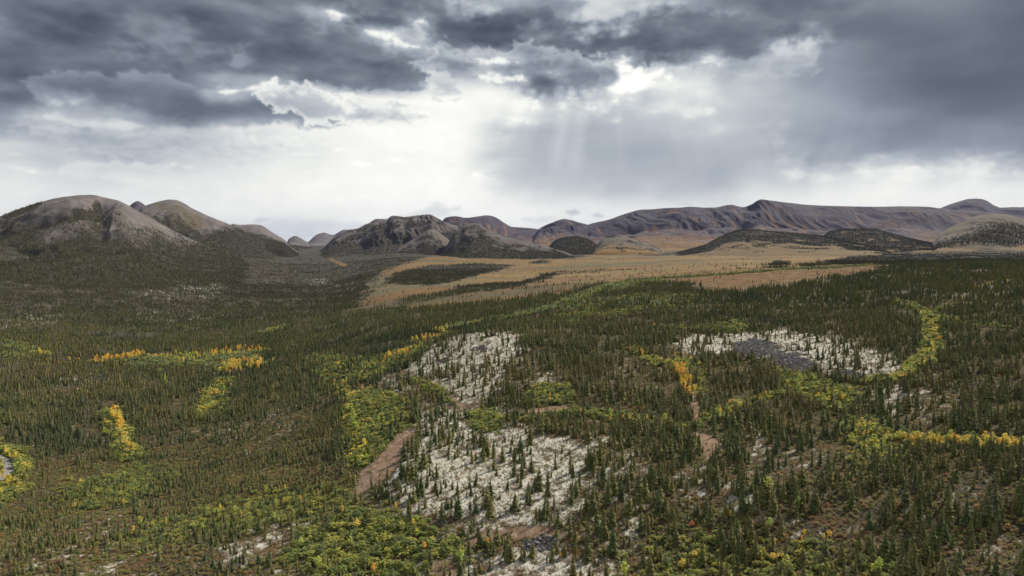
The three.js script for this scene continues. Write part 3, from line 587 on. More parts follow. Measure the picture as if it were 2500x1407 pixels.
const SCREE = [0.15, 0.132, 0.13], SCREE_PALE = [0.215, 0.188, 0.18], HEATH = [0.11, 0.088, 0.042], FORESTED = [0.04, 0.036, 0.021], HAZY_SHALE = [0.06, 0.053, 0.078], SHALE_BROWN = [0.056, 0.048, 0.052], RUST = [0.2, 0.105, 0.046], OCHRE = [0.22, 0.128, 0.042];  // far shale is dark grey rock with a violet haze tint painted in
const set = (c, d) => { c[0] = d[0]; c[1] = d[1]; c[2] = d[2]; };
const ell = (px, t, cx, cy, rx, ry) => 1 - Math.hypot((px - cx) / rx, (t - cy) / ry);
function bald(line, gaps = []) {                                      // grey scree dome over a ragged tree line
  return {
    forest: (v) => { const n = fbm2(v.x / 300, v.z / 300, 4); let b = smooth(-0.16, 0.12, v.t - line(v.px) + n * 0.24 + fbm2(v.x / 60, v.z / 60, 2) * 0.14 - Math.max(0, -v.gully) * 0.1 + Math.max(0, v.gully) * 0.03); for (const g of gaps) b *= 1 - smooth(-0.15, 0.25, ell(v.px, v.t, ...g) + n * 0.7); return 1 - b; },
    paint(v, c) {
      const f = this.forest(v), n = fbm2(v.x / 140, v.z / 140, 4), m = fbm2(v.x / 600 + 9, v.z / 600, 3);
      set(c, SCREE); blend(c, SCREE_PALE, smooth(-0.05, 0.35, n + m * 0.3 + fbm2(v.x / 50, v.z / 160, 2) * 0.4)); blend(c, HEATH, 0.85 * smooth(0.02, 0.35, m + n * 0.5 - v.gully * 0.2)); blend(c, [0.1, 0.085, 0.06], 0.5 * smooth(0.15, 0.4, fbm2(v.x / 45 + 7, v.z / 90, 3)));
      blend(c, FORESTED, f * smooth(-0.75, 0.1, n + 0.35)); if (f > 0.5) blend(c, [0.3, 0.27, 0.2], 0.4 * smooth(0.3, 0.5, n));
    },
  };
}
const leftDome = bald(curve([[-300, 0.97], [0, 0.96], [60, 0.86], [150, 0.74], [240, 0.78], [300, 0.7], [360, 0.74], [420, 0.84], [470, 0.95], [520, 1.1]]), [[240, 0.86, 12, 0.1], [236, 0.78, 22, 0.1], [200, 0.74, 24, 0.05], [60, 0.98, 50, 0.07]]);
mountain('mountain', 'broad bald grey mountain at the far left with forest up its flanks', {
  ridge: [[-600, 600], [-300, 570], [-120, 545], [0, 528], [40, 513], [100, 494], [140, 484], [176, 479], [205, 476], [234, 477], [252, 481], [266, 484], [290, 489], [310, 499], [330, 511], [360, 528], [403, 552], [435, 570], [480, 590], [540, 612], [620, 636]],
  far: 6400, near: [[-600, 3200], [0, 3200], [300, 3400], [620, 4300]], foot: [[-600, 725], [0, 728], [250, 716], [450, 702], [620, 690]], shape: (s) => 0.42 * s + 0.58 * s ** 2.4, step: 1.6, rows: 150, relief: 0.16, gully: 800, carve: (px, t) => smooth(0.5, 0.72, t) * smooth(1, 0.9, t) * (48 * Math.exp(-(((px - 244) / 20) ** 2)) - 40 * Math.exp(-(((px - 300) / 24) ** 2)) - 30 * Math.exp(-(((px - 170) / 40) ** 2))), colour: (v, c) => leftDome.paint(v, c), forest: (v) => leftDome.forest(v) });
const secondDome = bald(curve([[280, 0.78], [360, 0.74], [420, 0.68], [480, 0.66], [520, 0.72], [560, 0.9], [640, 1.1]]));
mountain('mountain_001', 'rounded grey summit behind the right shoulder of the far left mountain', {
  ridge: [[280, 530], [330, 512], [360, 501], [389, 492], [418, 487], [432, 488], [450, 496], [468, 507], [511, 528], [551, 544], [594, 562], [648, 582], [702, 596], [760, 604], [830, 609]],
  far: [[280, 7800], [540, 8000], [640, 9400], [720, 12000], [830, 14500]], near: [[280, 5600], [830, 7400]], foot: [[280, 640], [500, 656], [830, 645]], ends: 70, step: 2, rows: 110, relief: 0.12, gully: 900, colour: (v, c) => secondDome.paint(v, c), forest: (v) => secondDome.forest(v) });
const thirdDome = bald(curve([[520, 0.5], [640, 0.55], [720, 0.8]]));
mountain('mountain_002', 'small dark peak peeping between the two bald left summits', { ridge: [[300, 520], [318, 503], [330, 494], [338, 491], [347, 495], [358, 503], [376, 520]], far: 10500, near: 9000, foot: 585, rows: 40, ends: 12, colour: (v, c) => { set(c, HAZY_SHALE); blend(c, SCREE, 0.25); } });
mountain('mountain_003', 'low grey hilltop right of the bald left summits', { ridge: [[520, 548], [554, 545], [590, 549], [620, 548], [637, 550], [659, 564], [684, 579], [702, 586], [735, 598]], far: 9800, near: 8400, foot: 606, rows: 60, colour: (v, c) => thirdDome.paint(v, c), forest: (v) => thirdDome.forest(v) });
const farHill = (v, c) => { const n = fbm2(v.x / 900, v.z / 900, 3); set(c, [0.12, 0.11, 0.11]); blend(c, SCREE_PALE, smooth(0, 0.5, n + v.gully * 0.3)); };
mountain('mountain_004', 'small pointed blue hill far off in the gap of the valley', { ridge: [[694, 592], [705, 583], [720, 576], [733, 581], [745, 589], [758, 597]], far: 15000, near: 13500, foot: 600, rows: 30, ends: 10, colour: farHill });
mountain('mountain_005', 'pale blue ridge far off beyond the valley gap', { ridge: [[726, 598], [745, 587], [767, 575], [792, 568], [800, 571], [813, 574], [826, 567], [839, 561], [866, 560], [900, 546], [960, 550], [1010, 590]], far: 22000, near: 18500, foot: 601, rows: 40, relief: 0.14, gully: 2600, colour: farHill });
const midRange = { forest: (v) => { const n = fbm2(v.x / 420, v.z / 420, 4); return smooth(0.08, -0.08, v.t - 0.74 - n * 0.8 + v.gully * 0.16); } };
const midPaint = (v, c) => { const f = midRange.forest(v), n = fbm2(v.x / 260, v.z / 260, 4), m = fbm2(v.x / 800 + 3, v.z / 800, 3); set(c, [0.11, 0.095, 0.085]); blend(c, SCREE, smooth(-0.1, 0.4, n)); blend(c, HEATH, 0.7 * smooth(0, 0.35, m - v.gully * 0.2)); blend(c, FORESTED, f * 0.95); };
mountain('mountain_006', 'grey craggy mountain in the middle with forest on its lower slopes', {
  ridge: [[770, 597], [800, 586], [821, 577], [850, 564], [883, 555], [904, 543], [922, 534], [944, 535], [958, 527], [987, 530], [1005, 528], [1023, 526], [1047, 523], [1066, 532], [1088, 543], [1110, 550], [1160, 562], [1220, 580], [1290, 600], [1340, 612]],
  far: [[770, 11500], [1047, 10800], [1340, 10000]], near: [[770, 8200], [1340, 8400]], foot: [[770, 612], [900, 626], [1080, 626], [1340, 620]], step: 2, rows: 100, relief: 0.26, rough: 0.14, gully: 900, colour: midPaint, forest: midRange.forest });
mountain('hill', 'pale conical spur standing out of the forest below the middle mountain', { ridge: [[930, 622], [975, 602], [1016, 580], [1034, 568], [1052, 560], [1064, 563], [1080, 574], [1110, 596], [1140, 615]], far: 9000, near: 7900, foot: 632, rows: 60, relief: 0.12, gully: 500,
  colour: (v, c) => { const n = fbm2(v.x / 160, v.z / 160, 4); set(c, SCREE); blend(c, HEATH, 0.35); blend(c, HEATH, smooth(0.1, 0.4, n)); blend(c, FORESTED, smooth(0.7, 0.4, v.t + n * 0.6)); }, forest: (v) => smooth(0.7, 0.4, v.t + fbm2(v.x / 160, v.z / 160, 4) * 0.6) * 0.8 });
const woodHill = { forest: (v) => smooth(0.5, 0.2, fbm2(v.x / 300 + 2, v.z / 300, 4) + (v.t - 0.8) * 0.5) };
const woodPaint = (v, c) => { const f = woodHill.forest(v), n = fbm2(v.x / 120, v.z / 120, 3); set(c, [0.15, 0.125, 0.09]); blend(c, HEATH, smooth(-0.2, 0.3, n)); blend(c, FORESTED, f * 0.9); };
mountain('hill_001', 'forested grey shoulder right of the pale conical spur', { ridge: [[1060, 608], [1090, 588], [1110, 566], [1124, 556], [1138, 546], [1155, 545], [1171, 549], [1203, 566], [1239, 581], [1279, 588], [1322, 598], [1376, 614], [1420, 622]], far: 8400, near: 7000, foot: [[1060, 634], [1250, 634], [1420, 630]], rows: 80, relief: 0.13, gully: 600, colour: (v, c) => { woodPaint(v, c); blend(c, [0.115, 0.1, 0.09], 0.85 * smooth(0.56, 0.78, v.t + fbm2(v.x / 200, v.z / 200, 4) * 0.7)); }, forest: (v) => 0.9 * woodHill.forest(v) * smooth(0.8, 0.58, v.t + fbm2(v.x / 200, v.z / 200, 4) * 0.7) });
const wall = (s) => s < 0.62 ? 0.34 * (s / 0.62) ** 1.15 : 0.34 + 0.66 * Math.sin((s - 0.62) / 0.38 * Math.PI / 2) ** 0.95;   // long gentle apron under a steep face
const shaleRange = (v, c) => {
  const n = fbm2(v.x / 300, v.z / 520, 4), m = fbm2(v.x / 1500 + 7, v.z / 1500, 3), g = v.gully, run = fbm2(v.x / 110, v.z / 900, 4);   // run: streaks of growth down the gullies
  set(c, HAZY_SHALE); blend(c, SHALE_BROWN, smooth(-0.25, 0.3, fbm2(v.x / 240 + 12, v.z / 240, 4)));
  const lobes = smooth(0.1, -0.15, fbm2(v.x / 700 + 3, v.z / 700, 3) + 0.05);                                        // bare stone lobes left in the haze-tinted shale colour among the growth
  blend(c, RUST, 0.8 * smooth(0.96, 0.74, v.t + m * 0.25) * Math.max(smooth(0.06, 0.28, run * 1.1 - g * 0.2 + m * 0.5), 0.9 * smooth(0.62, 0.32, v.t + m * 0.4) * (1 - 0.75 * lobes * smooth(0.3, 0.5, v.t))));
  blend(c, OCHRE, smooth(0.34, 0.1, v.t + n * 0.3) * 0.8); blend(c, HAZY_SHALE, 0.75 * smooth(0.1, 0.3, fbm2(v.x / 420 + 60, v.z / 520, 3)) * smooth(0.12, 0.3, v.t));
  blend(c, [0.16, 0.148, 0.15], 0.6 * smooth(0.2, 0.45, n - m * 0.4 + run * 0.3) * smooth(0.9, 0.6, v.t));
};
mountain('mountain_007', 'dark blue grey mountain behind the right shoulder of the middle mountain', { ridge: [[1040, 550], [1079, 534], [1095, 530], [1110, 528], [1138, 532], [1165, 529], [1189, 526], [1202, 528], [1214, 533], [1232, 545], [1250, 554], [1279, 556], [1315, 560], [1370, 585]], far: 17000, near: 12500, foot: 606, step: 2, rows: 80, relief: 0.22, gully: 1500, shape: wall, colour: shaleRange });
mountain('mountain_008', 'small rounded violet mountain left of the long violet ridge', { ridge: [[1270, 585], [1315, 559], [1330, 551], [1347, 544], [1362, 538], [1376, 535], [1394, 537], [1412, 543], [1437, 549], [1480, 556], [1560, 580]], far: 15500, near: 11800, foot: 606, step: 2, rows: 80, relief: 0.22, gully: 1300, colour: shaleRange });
mountain('mountain_009', 'long flat topped violet ridge across the right half with rust slopes', {
  ridge: [[1390, 570], [1430, 551], [1448, 545], [1484, 537], [1524, 523], [1567, 512], [1590, 511], [1628, 508], [1660, 507], [1683, 505], [1720, 507], [1744, 507], [1764, 503], [1784, 500], [1798, 503], [1812, 506], [1834, 499], [1846, 491], [1857, 487], [1868, 488], [1881, 490], [1931, 496], [1980, 501], [2032, 503], [2140, 505], [2200, 504], [2259, 505], [2295, 509], [2350, 514], [2420, 520], [2520, 530], [2700, 545], [3000, 590]],
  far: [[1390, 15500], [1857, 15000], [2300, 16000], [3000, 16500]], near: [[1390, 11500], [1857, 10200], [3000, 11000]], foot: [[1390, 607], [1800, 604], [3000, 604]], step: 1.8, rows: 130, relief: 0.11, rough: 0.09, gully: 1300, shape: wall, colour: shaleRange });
mountain('mountain_010', 'dark violet dome rising above the right end of the long ridge', { ridge: [[2200, 540], [2270, 520], [2295, 508], [2320, 498], [2335, 493], [2349, 489], [2362, 486], [2378, 485], [2392, 486], [2406, 490], [2416, 496], [2424, 501], [2442, 507], [2470, 506], [2500, 506], [2560, 505], [2700, 515], [3000, 560]], far: 18500, near: 15500, foot: 590, step: 2.5, rows: 60, relief: 0.1, gully: 1500, colour: (v, c) => { set(c, HAZY_SHALE); blend(c, [0.2, 0.18, 0.2], 0.7 * smooth(0.3, 0.5, fbm2(v.x / 260, v.z / 700, 4))); } });
const rightHill = bald(curve([[2200, 0.5], [2320, 0.5], [2400, 0.62], [2520, 0.8], [2700, 0.9]]));
mountain('hill_002', 'grey hill at the right edge in front of the violet ridge', { ridge: [[2250, 597], [2284, 578], [2320, 556], [2356, 540], [2385, 527], [2410, 524], [2446, 523], [2464, 526], [2500, 535], [2620, 560], [2800, 590]], far: 9800, near: 7800, foot: [[2250, 612], [2500, 610], [2800, 610]], step: 2, rows: 90, relief: 0.12, gully: 700, colour: (v, c) => { rightHill.paint(v, c); blend(c, HEATH, 0.65); blend(c, OCHRE, 0.8 * smooth(0.25, 0.05, v.t + fbm2(v.x / 400, v.z / 200, 3) * 0.4)); }, forest: (v) => rightHill.forest(v) * smooth(0.15, 0.3, v.t) });
mountain('hill_003', 'dark forested knoll standing on the tundra plain at right', { ridge: [[1620, 628], [1654, 617], [1719, 599], [1745, 586], [1769, 574], [1785, 567], [1801, 562], [1834, 560], [1874, 564], [1910, 567], [1946, 570], [2007, 576], [2060, 586], [2140, 600], [2200, 614]], far: 8800, near: 6400, foot: [[1620, 634], [1800, 628], [2000, 622], [2200, 620]], step: 2, rows: 80, relief: 0.1, gully: 700,
  colour: (v, c) => { const n = fbm2(v.x / 360, v.z / 260, 4); set(c, TUNDRA); blend(c, HEATH, 0.6); blend(c, FORESTED, smooth(0.36, 0.6, v.t + n * 0.7)); blend(c, SCREE_PALE, 0.8 * smooth(0.82, 0.95, v.t) * smooth(1810, 1840, v.px) * smooth(1890, 1860, v.px)); }, forest: (v) => smooth(0.36, 0.6, v.t + fbm2(v.x / 360, v.z / 260, 4) * 0.7) });
mountain('hill_004', 'long forested rise right of the dark knoll with tan clearings', { ridge: [[1960, 596], [2007, 580], [2025, 566], [2050, 561], [2079, 559], [2133, 559], [2162, 566], [2212, 579], [2260, 590], [2330, 602]], far: 9800, near: 7800, foot: 612, step: 2, rows: 60, relief: 0.1, gully: 700,
  colour: (v, c) => { const n = fbm2(v.x / 360, v.z / 130, 4); set(c, FORESTED); blend(c, TUNDRA, smooth(0.05, 0.25, n + (0.4 - v.t) * 0.5)); }, forest: (v) => 1 - smooth(0.05, 0.25, fbm2(v.x / 360, v.z / 130, 4) + (0.4 - v.t) * 0.5) });
mountain('hill_005', 'low forested hill left of the pale hummock out on the plain', { ridge: [[1310, 608], [1340, 594], [1369, 582], [1390, 578], [1405, 577], [1440, 586], [1490, 604]], far: 9300, near: 8300, foot: 614, rows: 40, relief: 0.1, gully: 500, colour: (v, c) => { woodPaint(v, c); }, forest: (v) => woodHill.forest(v)  });
mountain('hill_006', 'pale smooth hummock in the middle distance below the violet ridge', { ridge: [[1425, 608], [1444, 599], [1465, 586], [1484, 578], [1502, 575], [1520, 576], [1549, 585], [1592, 599], [1640, 610]], far: 9000, near: 8000, foot: 615, rows: 40, relief: 0.06, gully: 500, colour: (v, c) => { const n = fbm2(v.x / 200, v.z / 120, 3); set(c, SCREE); blend(c, HEATH, 0.55); blend(c, TUNDRA, smooth(0.6, 0.2, v.t + n * 0.5)); blend(c, FORESTED, 0.8 * smooth(0.1, 0.3, n)); }, forest: (v) => smooth(0.1, 0.3, fbm2(v.x / 200, v.z / 120, 3)) * 0.6 });
scene.fog = new THREE.FogExp2(new THREE.Color().setRGB(0.3, 0.37, 1), 4.5e-6);   // thin blue autumn air
note('mountains done');

// ---------------------------------------------------------------- plant shapes, one metre tall
class Faces {
  constructor() { this.p = []; }
  tri(a, b, c) { this.p.push(...a, ...b, ...c); }
  quad(a, b, c, d) { this.tri(a, b, c); this.tri(a, c, d); }
  build() { const g = new THREE.BufferGeometry(); g.setAttribute('position', new THREE.Float32BufferAttribute(this.p, 3)); g.computeVertexNormals(); return g; }
}
function stem(f, x0, y0, z0, x1, y1, z1, r0, r1, sides = 5) {
  for (let i = 0; i < sides; i++) {
    const a = i / sides * 6.2832, b = (i + 1) / sides * 6.2832, P = (x, y, z, r, t) => [x + Math.cos(t) * r, y, z + Math.sin(t) * r];
    f.quad(P(x0, y0, z0, r0, a), P(x1, y1, z1, r1, a), P(x1, y1, z1, r1, b), P(x0, y0, z0, r0, b));
  }
}
function spruceShape(seed, { whorls = 19, limbs = 8, girth = 0.14, bare = 0.05, gaps = 0.16, lean = 0.05 }) {
  const r = makeRandom(seed), trunk = new Faces(), crown = new Faces(), lx = (r() - 0.5) * lean, lz = (r() - 0.5) * lean;
  stem(trunk, 0, -0.06, 0, lx * 0.9, 0.95, lz * 0.9, 0.011, 0.002);
  const club = r() < 0.4 ? 0.25 : 0, thin = 0.25 + r() * 0.4;       // some spruce carry a bushy top over a thinner waist
  for (let w = 0; w < whorls; w++) {
    const t = w / (whorls - 1), y = bare + (0.965 - bare) * t, fat = girth * ((1 - t) ** 0.72 * (1 - club * Math.exp(-(((t - thin) / 0.16) ** 2))) + 0.015) * (0.8 + 0.4 * r()), turn = r() * 6.28, n = Math.max(4, Math.round(limbs * (0.6 + 0.6 * (1 - t))));
    for (let k = 0; k < n; k++) {
      if (r() < gaps) continue;
      const a = turn + (k + (r() - 0.5) * 0.6) / n * 6.2832, R = fat * (0.55 + 0.8 * r()), cx = lx * y, cz = lz * y, ux = Math.cos(a), uz = Math.sin(a), wx = -uz, wz = ux, half = R * (0.34 + 0.2 * r()), sag = R * (0.35 + 0.45 * r()) + 0.012, yy = y + (r() - 0.5) * 0.03;
      const root = [cx, yy + 0.012, cz], tip = [cx + ux * R, yy - sag, cz + uz * R], L = [cx + ux * R * 0.6 + wx * half, yy - sag * 0.9 - 0.012, cz + uz * R * 0.6 + wz * half], Q = [cx + ux * R * 0.6 - wx * half, yy - sag * 0.9 - 0.012, cz + uz * R * 0.6 - wz * half], mid = [cx + ux * R * 0.62, yy - sag * 0.42, cz + uz * R * 0.62];
      crown.tri(root, mid, L); crown.tri(mid, tip, L); crown.tri(root, Q, mid); crown.tri(mid, Q, tip);
    }
  }
  crown.tri([lx * 0.94 - 0.008, 0.93, lz], [lx * 0.94 + 0.008, 0.93, lz], [lx, 1.0, lz]); crown.tri([lx * 0.94, 0.93, lz - 0.008], [lx * 0.94, 0.93, lz + 0.008], [lx, 1.0, lz]);
  return { trunk: trunk.build(), crown: crown.build() };
}
function farSpruceShape(seed) {                                       // a few ragged skirts, for trees a pixel or two wide
  const r = makeRandom(seed), f = new Faces(), n = 5, g = 0.125 + 0.04 * r();
  for (let k = 0; k < 4; k++) {
    const y0 = 0.02 + k * 0.22, y1 = y0 + 0.36, R = g * (1 - k * 0.22) * (0.85 + 0.3 * r()), t = r() * 6;
    for (let i = 0; i < n; i++) { const a = t + i / n * 6.2832, b = t + (i + 1) / n * 6.2832, q = R * (0.75 + 0.5 * r()), s = R * (0.75 + 0.5 * r()); f.tri([Math.cos(a) * q, y0 - 0.04 * r(), Math.sin(a) * q], [0, y1, 0], [Math.cos(b) * s, y0 - 0.04 * r(), Math.sin(b) * s]); }
  }
  return f.build();
}
function leafy(f, r, cx, cy, cz, rx, ry, rz, n, size) {               // leaf clumps through the outer half of a lobe
  for (let i = 0; i < n; i++) {
    const u = r() * 2 - 1, a = r() * 6.2832, s = Math.sqrt(1 - u * u), d = 0.55 + 0.45 * Math.sqrt(r()), nx = s * Math.cos(a), ny = u, nz = s * Math.sin(a);
    const x = cx + nx * rx * d, y = cy + ny * ry * d, z = cz + nz * rz * d, w = size * (0.6 + 0.8 * r());
    const t = r() * 6.2832, ex = Math.cos(t), ey = (r() - 0.5) * 1.2, ez = Math.sin(t), gx = -ez * 0.8 + (r() - 0.5), gy = 0.5 * r() + ny * 0.2, gz = ex * 0.8 + (r() - 0.5);
    f.tri([x - ex * w, y - ey * w, z - ez * w], [x + ex * w * 0.8, y + ey * w, z + ez * w], [x + gx * w * 1.3, y + gy * w * 1.3, z + gz * w * 1.3]);
    f.tri([x - ex * w, y - ey * w, z - ez * w], [x + ex * w * 0.8, y + ey * w, z + ez * w], [x - gx * w, y + gy * w * 0.6 - w * 0.4, z - gz * w]);
  }
}
function broadleafShape(seed, { wide = 0.24, low = 0.18, leaves = 170, lobes = 7, stems = 1 }) {
  const r = makeRandom(seed), trunk = new Faces(), crown = new Faces();
  for (let s = 0; s < stems; s++) stem(trunk, (r() - 0.5) * 0.06 * stems, -0.06, (r() - 0.5) * 0.06 * stems, (r() - 0.5) * 0.06 * stems, 0.8, (r() - 0.5) * 0.06 * stems, 0.018, 0.005, 5);
  for (let k = 0; k < lobes; k++) {
    const t = k / (lobes - 1), y = low + (0.9 - low) * (0.12 + 0.8 * t), prof = Math.sin(Math.PI * (0.16 + 0.72 * t)) ** 0.8, a = k * 2.4 + r(), R = wide * prof, off = R * 0.45 * (t > 0.92 ? 0.2 : 1), q = R * (0.66 + 0.25 * r());
    stem(trunk, 0, y - 0.16, 0, Math.cos(a) * off, y, Math.sin(a) * off, 0.007, 0.002, 3);
    leafy(crown, r, Math.cos(a) * off, y, Math.sin(a) * off, q, Math.max(q * 0.9, 0.1), q, Math.round(leaves / lobes), 0.042);
  }
  return { trunk: trunk.build(), crown: crown.build() };
}
function bushShape(seed, leaves = 64, size = 0.115) {
  const r = makeRandom(seed), f = new Faces();
  for (let k = 0; k < 4; k++) { const a = k * 1.7 + r(), d = k ? 0.32 : 0; leafy(f, r, Math.cos(a) * d, 0.45 + 0.2 * (k ? r() - 0.5 : 1), Math.sin(a) * d, 0.36, 0.38, 0.36, Math.round(leaves / 4), size); }
  return f.build();
}
function snagShape(seed) {
  const r = makeRandom(seed), trunk = new Faces(), twigs = new Faces(), lx = (r() - 0.5) * 0.12, lz = (r() - 0.5) * 0.08;
  stem(trunk, 0, -0.06, 0, lx, 0.98, lz, 0.013, 0.003, 5);
  for (let k = 0; k < 26; k++) { const y = 0.15 + 0.8 * r(), a = r() * 6.28, R = 0.075 * (1.1 - y) + 0.02; stem(twigs, lx * y, y, lz * y, lx * y + Math.cos(a) * R, y - 0.02 - 0.03 * r(), lz * y + Math.sin(a) * R, 0.0045, 0.0015, 3); }
  return { trunk: trunk.build(), twigs: twigs.build() };
}
const SPRUCE = [spruceShape(11, {}), spruceShape(12, { girth: 0.115 }), spruceShape(13, { girth: 0.175, whorls: 15 }), spruceShape(14, { girth: 0.1, gaps: 0.2, lean: 0.06 }), spruceShape(15, { girth: 0.2, whorls: 14, limbs: 8 }), spruceShape(16, { girth: 0.125, gaps: 0.25, bare: 0.12, lean: 0.08 })];
const FAR_SPRUCE = [farSpruceShape(21), farSpruceShape(22), farSpruceShape(23)];
const BROADLEAF = [broadleafShape(31, {}), broadleafShape(32, { wide: 0.2, lobes: 8 }), broadleafShape(33, { wide: 0.3, low: 0.1, stems: 3, lobes: 8 }), broadleafShape(34, { wide: 0.16, lobes: 8, low: 0.12 })];
const BUSH = [bushShape(41), bushShape(42), bushShape(43)];
const SNAG = [snagShape(51), snagShape(52), snagShape(53)];
const leafMaterial = (r, g, b) => new THREE.MeshStandardMaterial({ color: new THREE.Color().setRGB(r, g, b), roughness: 0.9, metalness: 0, side: THREE.DoubleSide });
const thinLeaf = (r, g, b, t = 0.3) => new THREE.MeshPhysicalMaterial({ color: new THREE.Color().setRGB(r, g, b), roughness: 1, metalness: 0, transmission: t, thickness: 0, side: THREE.DoubleSide });
const bark = leafMaterial(0.11, 0.09, 0.07), paleBark = leafMaterial(0.42, 0.4, 0.35), deadWood = leafMaterial(0.2, 0.185, 0.18);
const NEEDLES = [[0.1, 0.118, 0.03], [0.13, 0.135, 0.032], [0.075, 0.1, 0.03], [0.15, 0.138, 0.04], [0.105, 0.108, 0.04]];
const LEAVES = { green: [[0.15, 0.195, 0.03], [0.2, 0.22, 0.032], [0.11, 0.15, 0.03], [0.22, 0.215, 0.032], [0.09, 0.12, 0.028]], lime: [[0.42, 0.52, 0.07], [0.48, 0.5, 0.07]], yellow: [[0.78, 0.62, 0.07], [0.66, 0.58, 0.08], [0.8, 0.58, 0.06]], orange: [[0.82, 0.5, 0.06], [0.78, 0.43, 0.06], [0.82, 0.56, 0.065]], red: [[0.62, 0.15, 0.04]] };
const HEATHS = [[0.2, 0.165, 0.04], [0.22, 0.125, 0.042], [0.17, 0.18, 0.035], [0.26, 0.13, 0.044], [0.18, 0.19, 0.035], [0.24, 0.21, 0.046], [0.12, 0.135, 0.03]];
const pick = (list) => list[Math.floor(rnd() * list.length)];

// ---------------------------------------------------------------- where things grow
const spruces = [], farSpruces = [], birches = [], aspens = [], snags = [], bushes = [];
const inFrame = (s, m = 0) => s[0] > 4 - m && s[0] < 2496 + m && s[1] < 1398 + m;
function scatter(r0, r1, perM2, put) {                               // points of even density over a ring of the land in view
  const a0 = -40.5 * DEG, a1 = 40.5 * DEG, n = Math.round((a1 - a0) / 2 * (r1 * r1 - r0 * r0) * perM2);
  for (let i = 0; i < n; i++) { const r = Math.sqrt(mix(r0 * r0, r1 * r1, rnd())), a = mix(a0, a1, rnd()); put(Math.sin(a) * r, -Math.cos(a) * r, r, a); }
}
const stature = (x, z, r, a) => mix(1, 0.6, smooth(-10 * DEG, -20 * DEG, a) * smooth(900, 700, r)) * mix(1, 1.04, smooth(620, 450, r) * smooth(-2 * DEG, 6 * DEG, a)) * (1 + 0.25 * fbm2(x / 90, z / 90, 2));
function stocking(c, x, z, r, a) {                                    // share of full spruce stocking
  let d = 0.56 + 1.5 * fbm2(x / 52 + 3, z / 52, 3) + 0.5 * fbm2(x / 11, z / 11, 2) + 0.25 * fbm2(x / 210, z / 210, 2);
  if (r > 1000) d += 0.55 * smooth(1000, 1400, r) * fbm2(x / 380 + 70, z / 380, 3);
  if (r < 700 && a > 2 * DEG) d -= 0.12;
  d *= (c.lichen > 0.35 ? 0.72 : 1) * (1 - 0.7 * c.lichen) * (1 - 0.86 * c.scrub) * (1 - 0.28 * c.thin) * (1 - 0.4 * c.bleached);
  d *= 1 - smooth(0.2, 0.6, Math.max(c.talus, c.dirt, c.road, c.pale_rock));
  d *= 1 - smooth(0.15, 0.6, c.tundra) * (fbm2(x / 240 + 90, z / 240, 3) > 0.16 ? 0.95 : 0.995);
  return clamp01(d);
}
for (const [r0, r1, per] of [[260, 700, 1 / 9], [700, 1150, 1 / 11], [1150, 1800, 1 / 18], [1800, 2800, 1 / 25], [2800, 4400, 1 / 29], [4400, 7000, 1 / 100], [7000, 9000, 1 / 420]]) scatter(r0, r1, per, (x, z, r, a) => {
  const c = coverAt(x, z), d = stocking(c, x, z, r, a);
  if (rnd() > d) return;
  const h = (5 + 9.5 * rnd() ** 1.5) * stature(x, z, r, a) * (c.lichen > 0.4 ? 0.75 + 0.7 * rnd() : 1) * (rnd() < 0.28 ? 0.5 : 1);
  const t = { x, z, y: ground(x, z), h, v: Math.floor(rnd() * 6), turn: rnd() * 6.28, fat: 0.85 + 0.55 * rnd() + (r < 700 ? 0.15 : 0), c: rnd(), r, tone: fbm2(x / 130 + 20, z / 130, 3) + 0.8 * fbm2(x / 600, z / 600, 3) + (rnd() - 0.5) * 0.35 };
  if (rnd() < (c.bleached > 0.3 && fbm2(x / 70, z / 70, 3) > 0.02 ? 0.3 * c.bleached : r < 1150 ? 0.05 : 0.006)) t.dead = true;
  (r < 1150 ? spruces : farSpruces).push(t);
});
// forest on the mountain flanks
for (const s of SLOPES) if (s.forest) {
  const p = [0, 0, 0], n = Math.round((s.px1 - s.px0) * 60);
  for (let i = 0; i < n; i++) {
    const px = mix(s.px0, s.px1, rnd()), t = rnd(); if (px < -80 || px > 2580) continue;
    const gully = s.point(px, t, p), f = s.forest({ t, px, x: p[0], y: p[1], z: p[2], gully });
    if (rnd() < f * 0.9) farSpruces.push({ x: p[0], z: p[2], y: p[1] - 0.5, h: 9 + 6 * rnd(), turn: rnd() * 6, fat: 1.2 + rnd(), c: rnd(), r: 6000 });
  }
}
note('spruce', spruces.length, farSpruces.length);
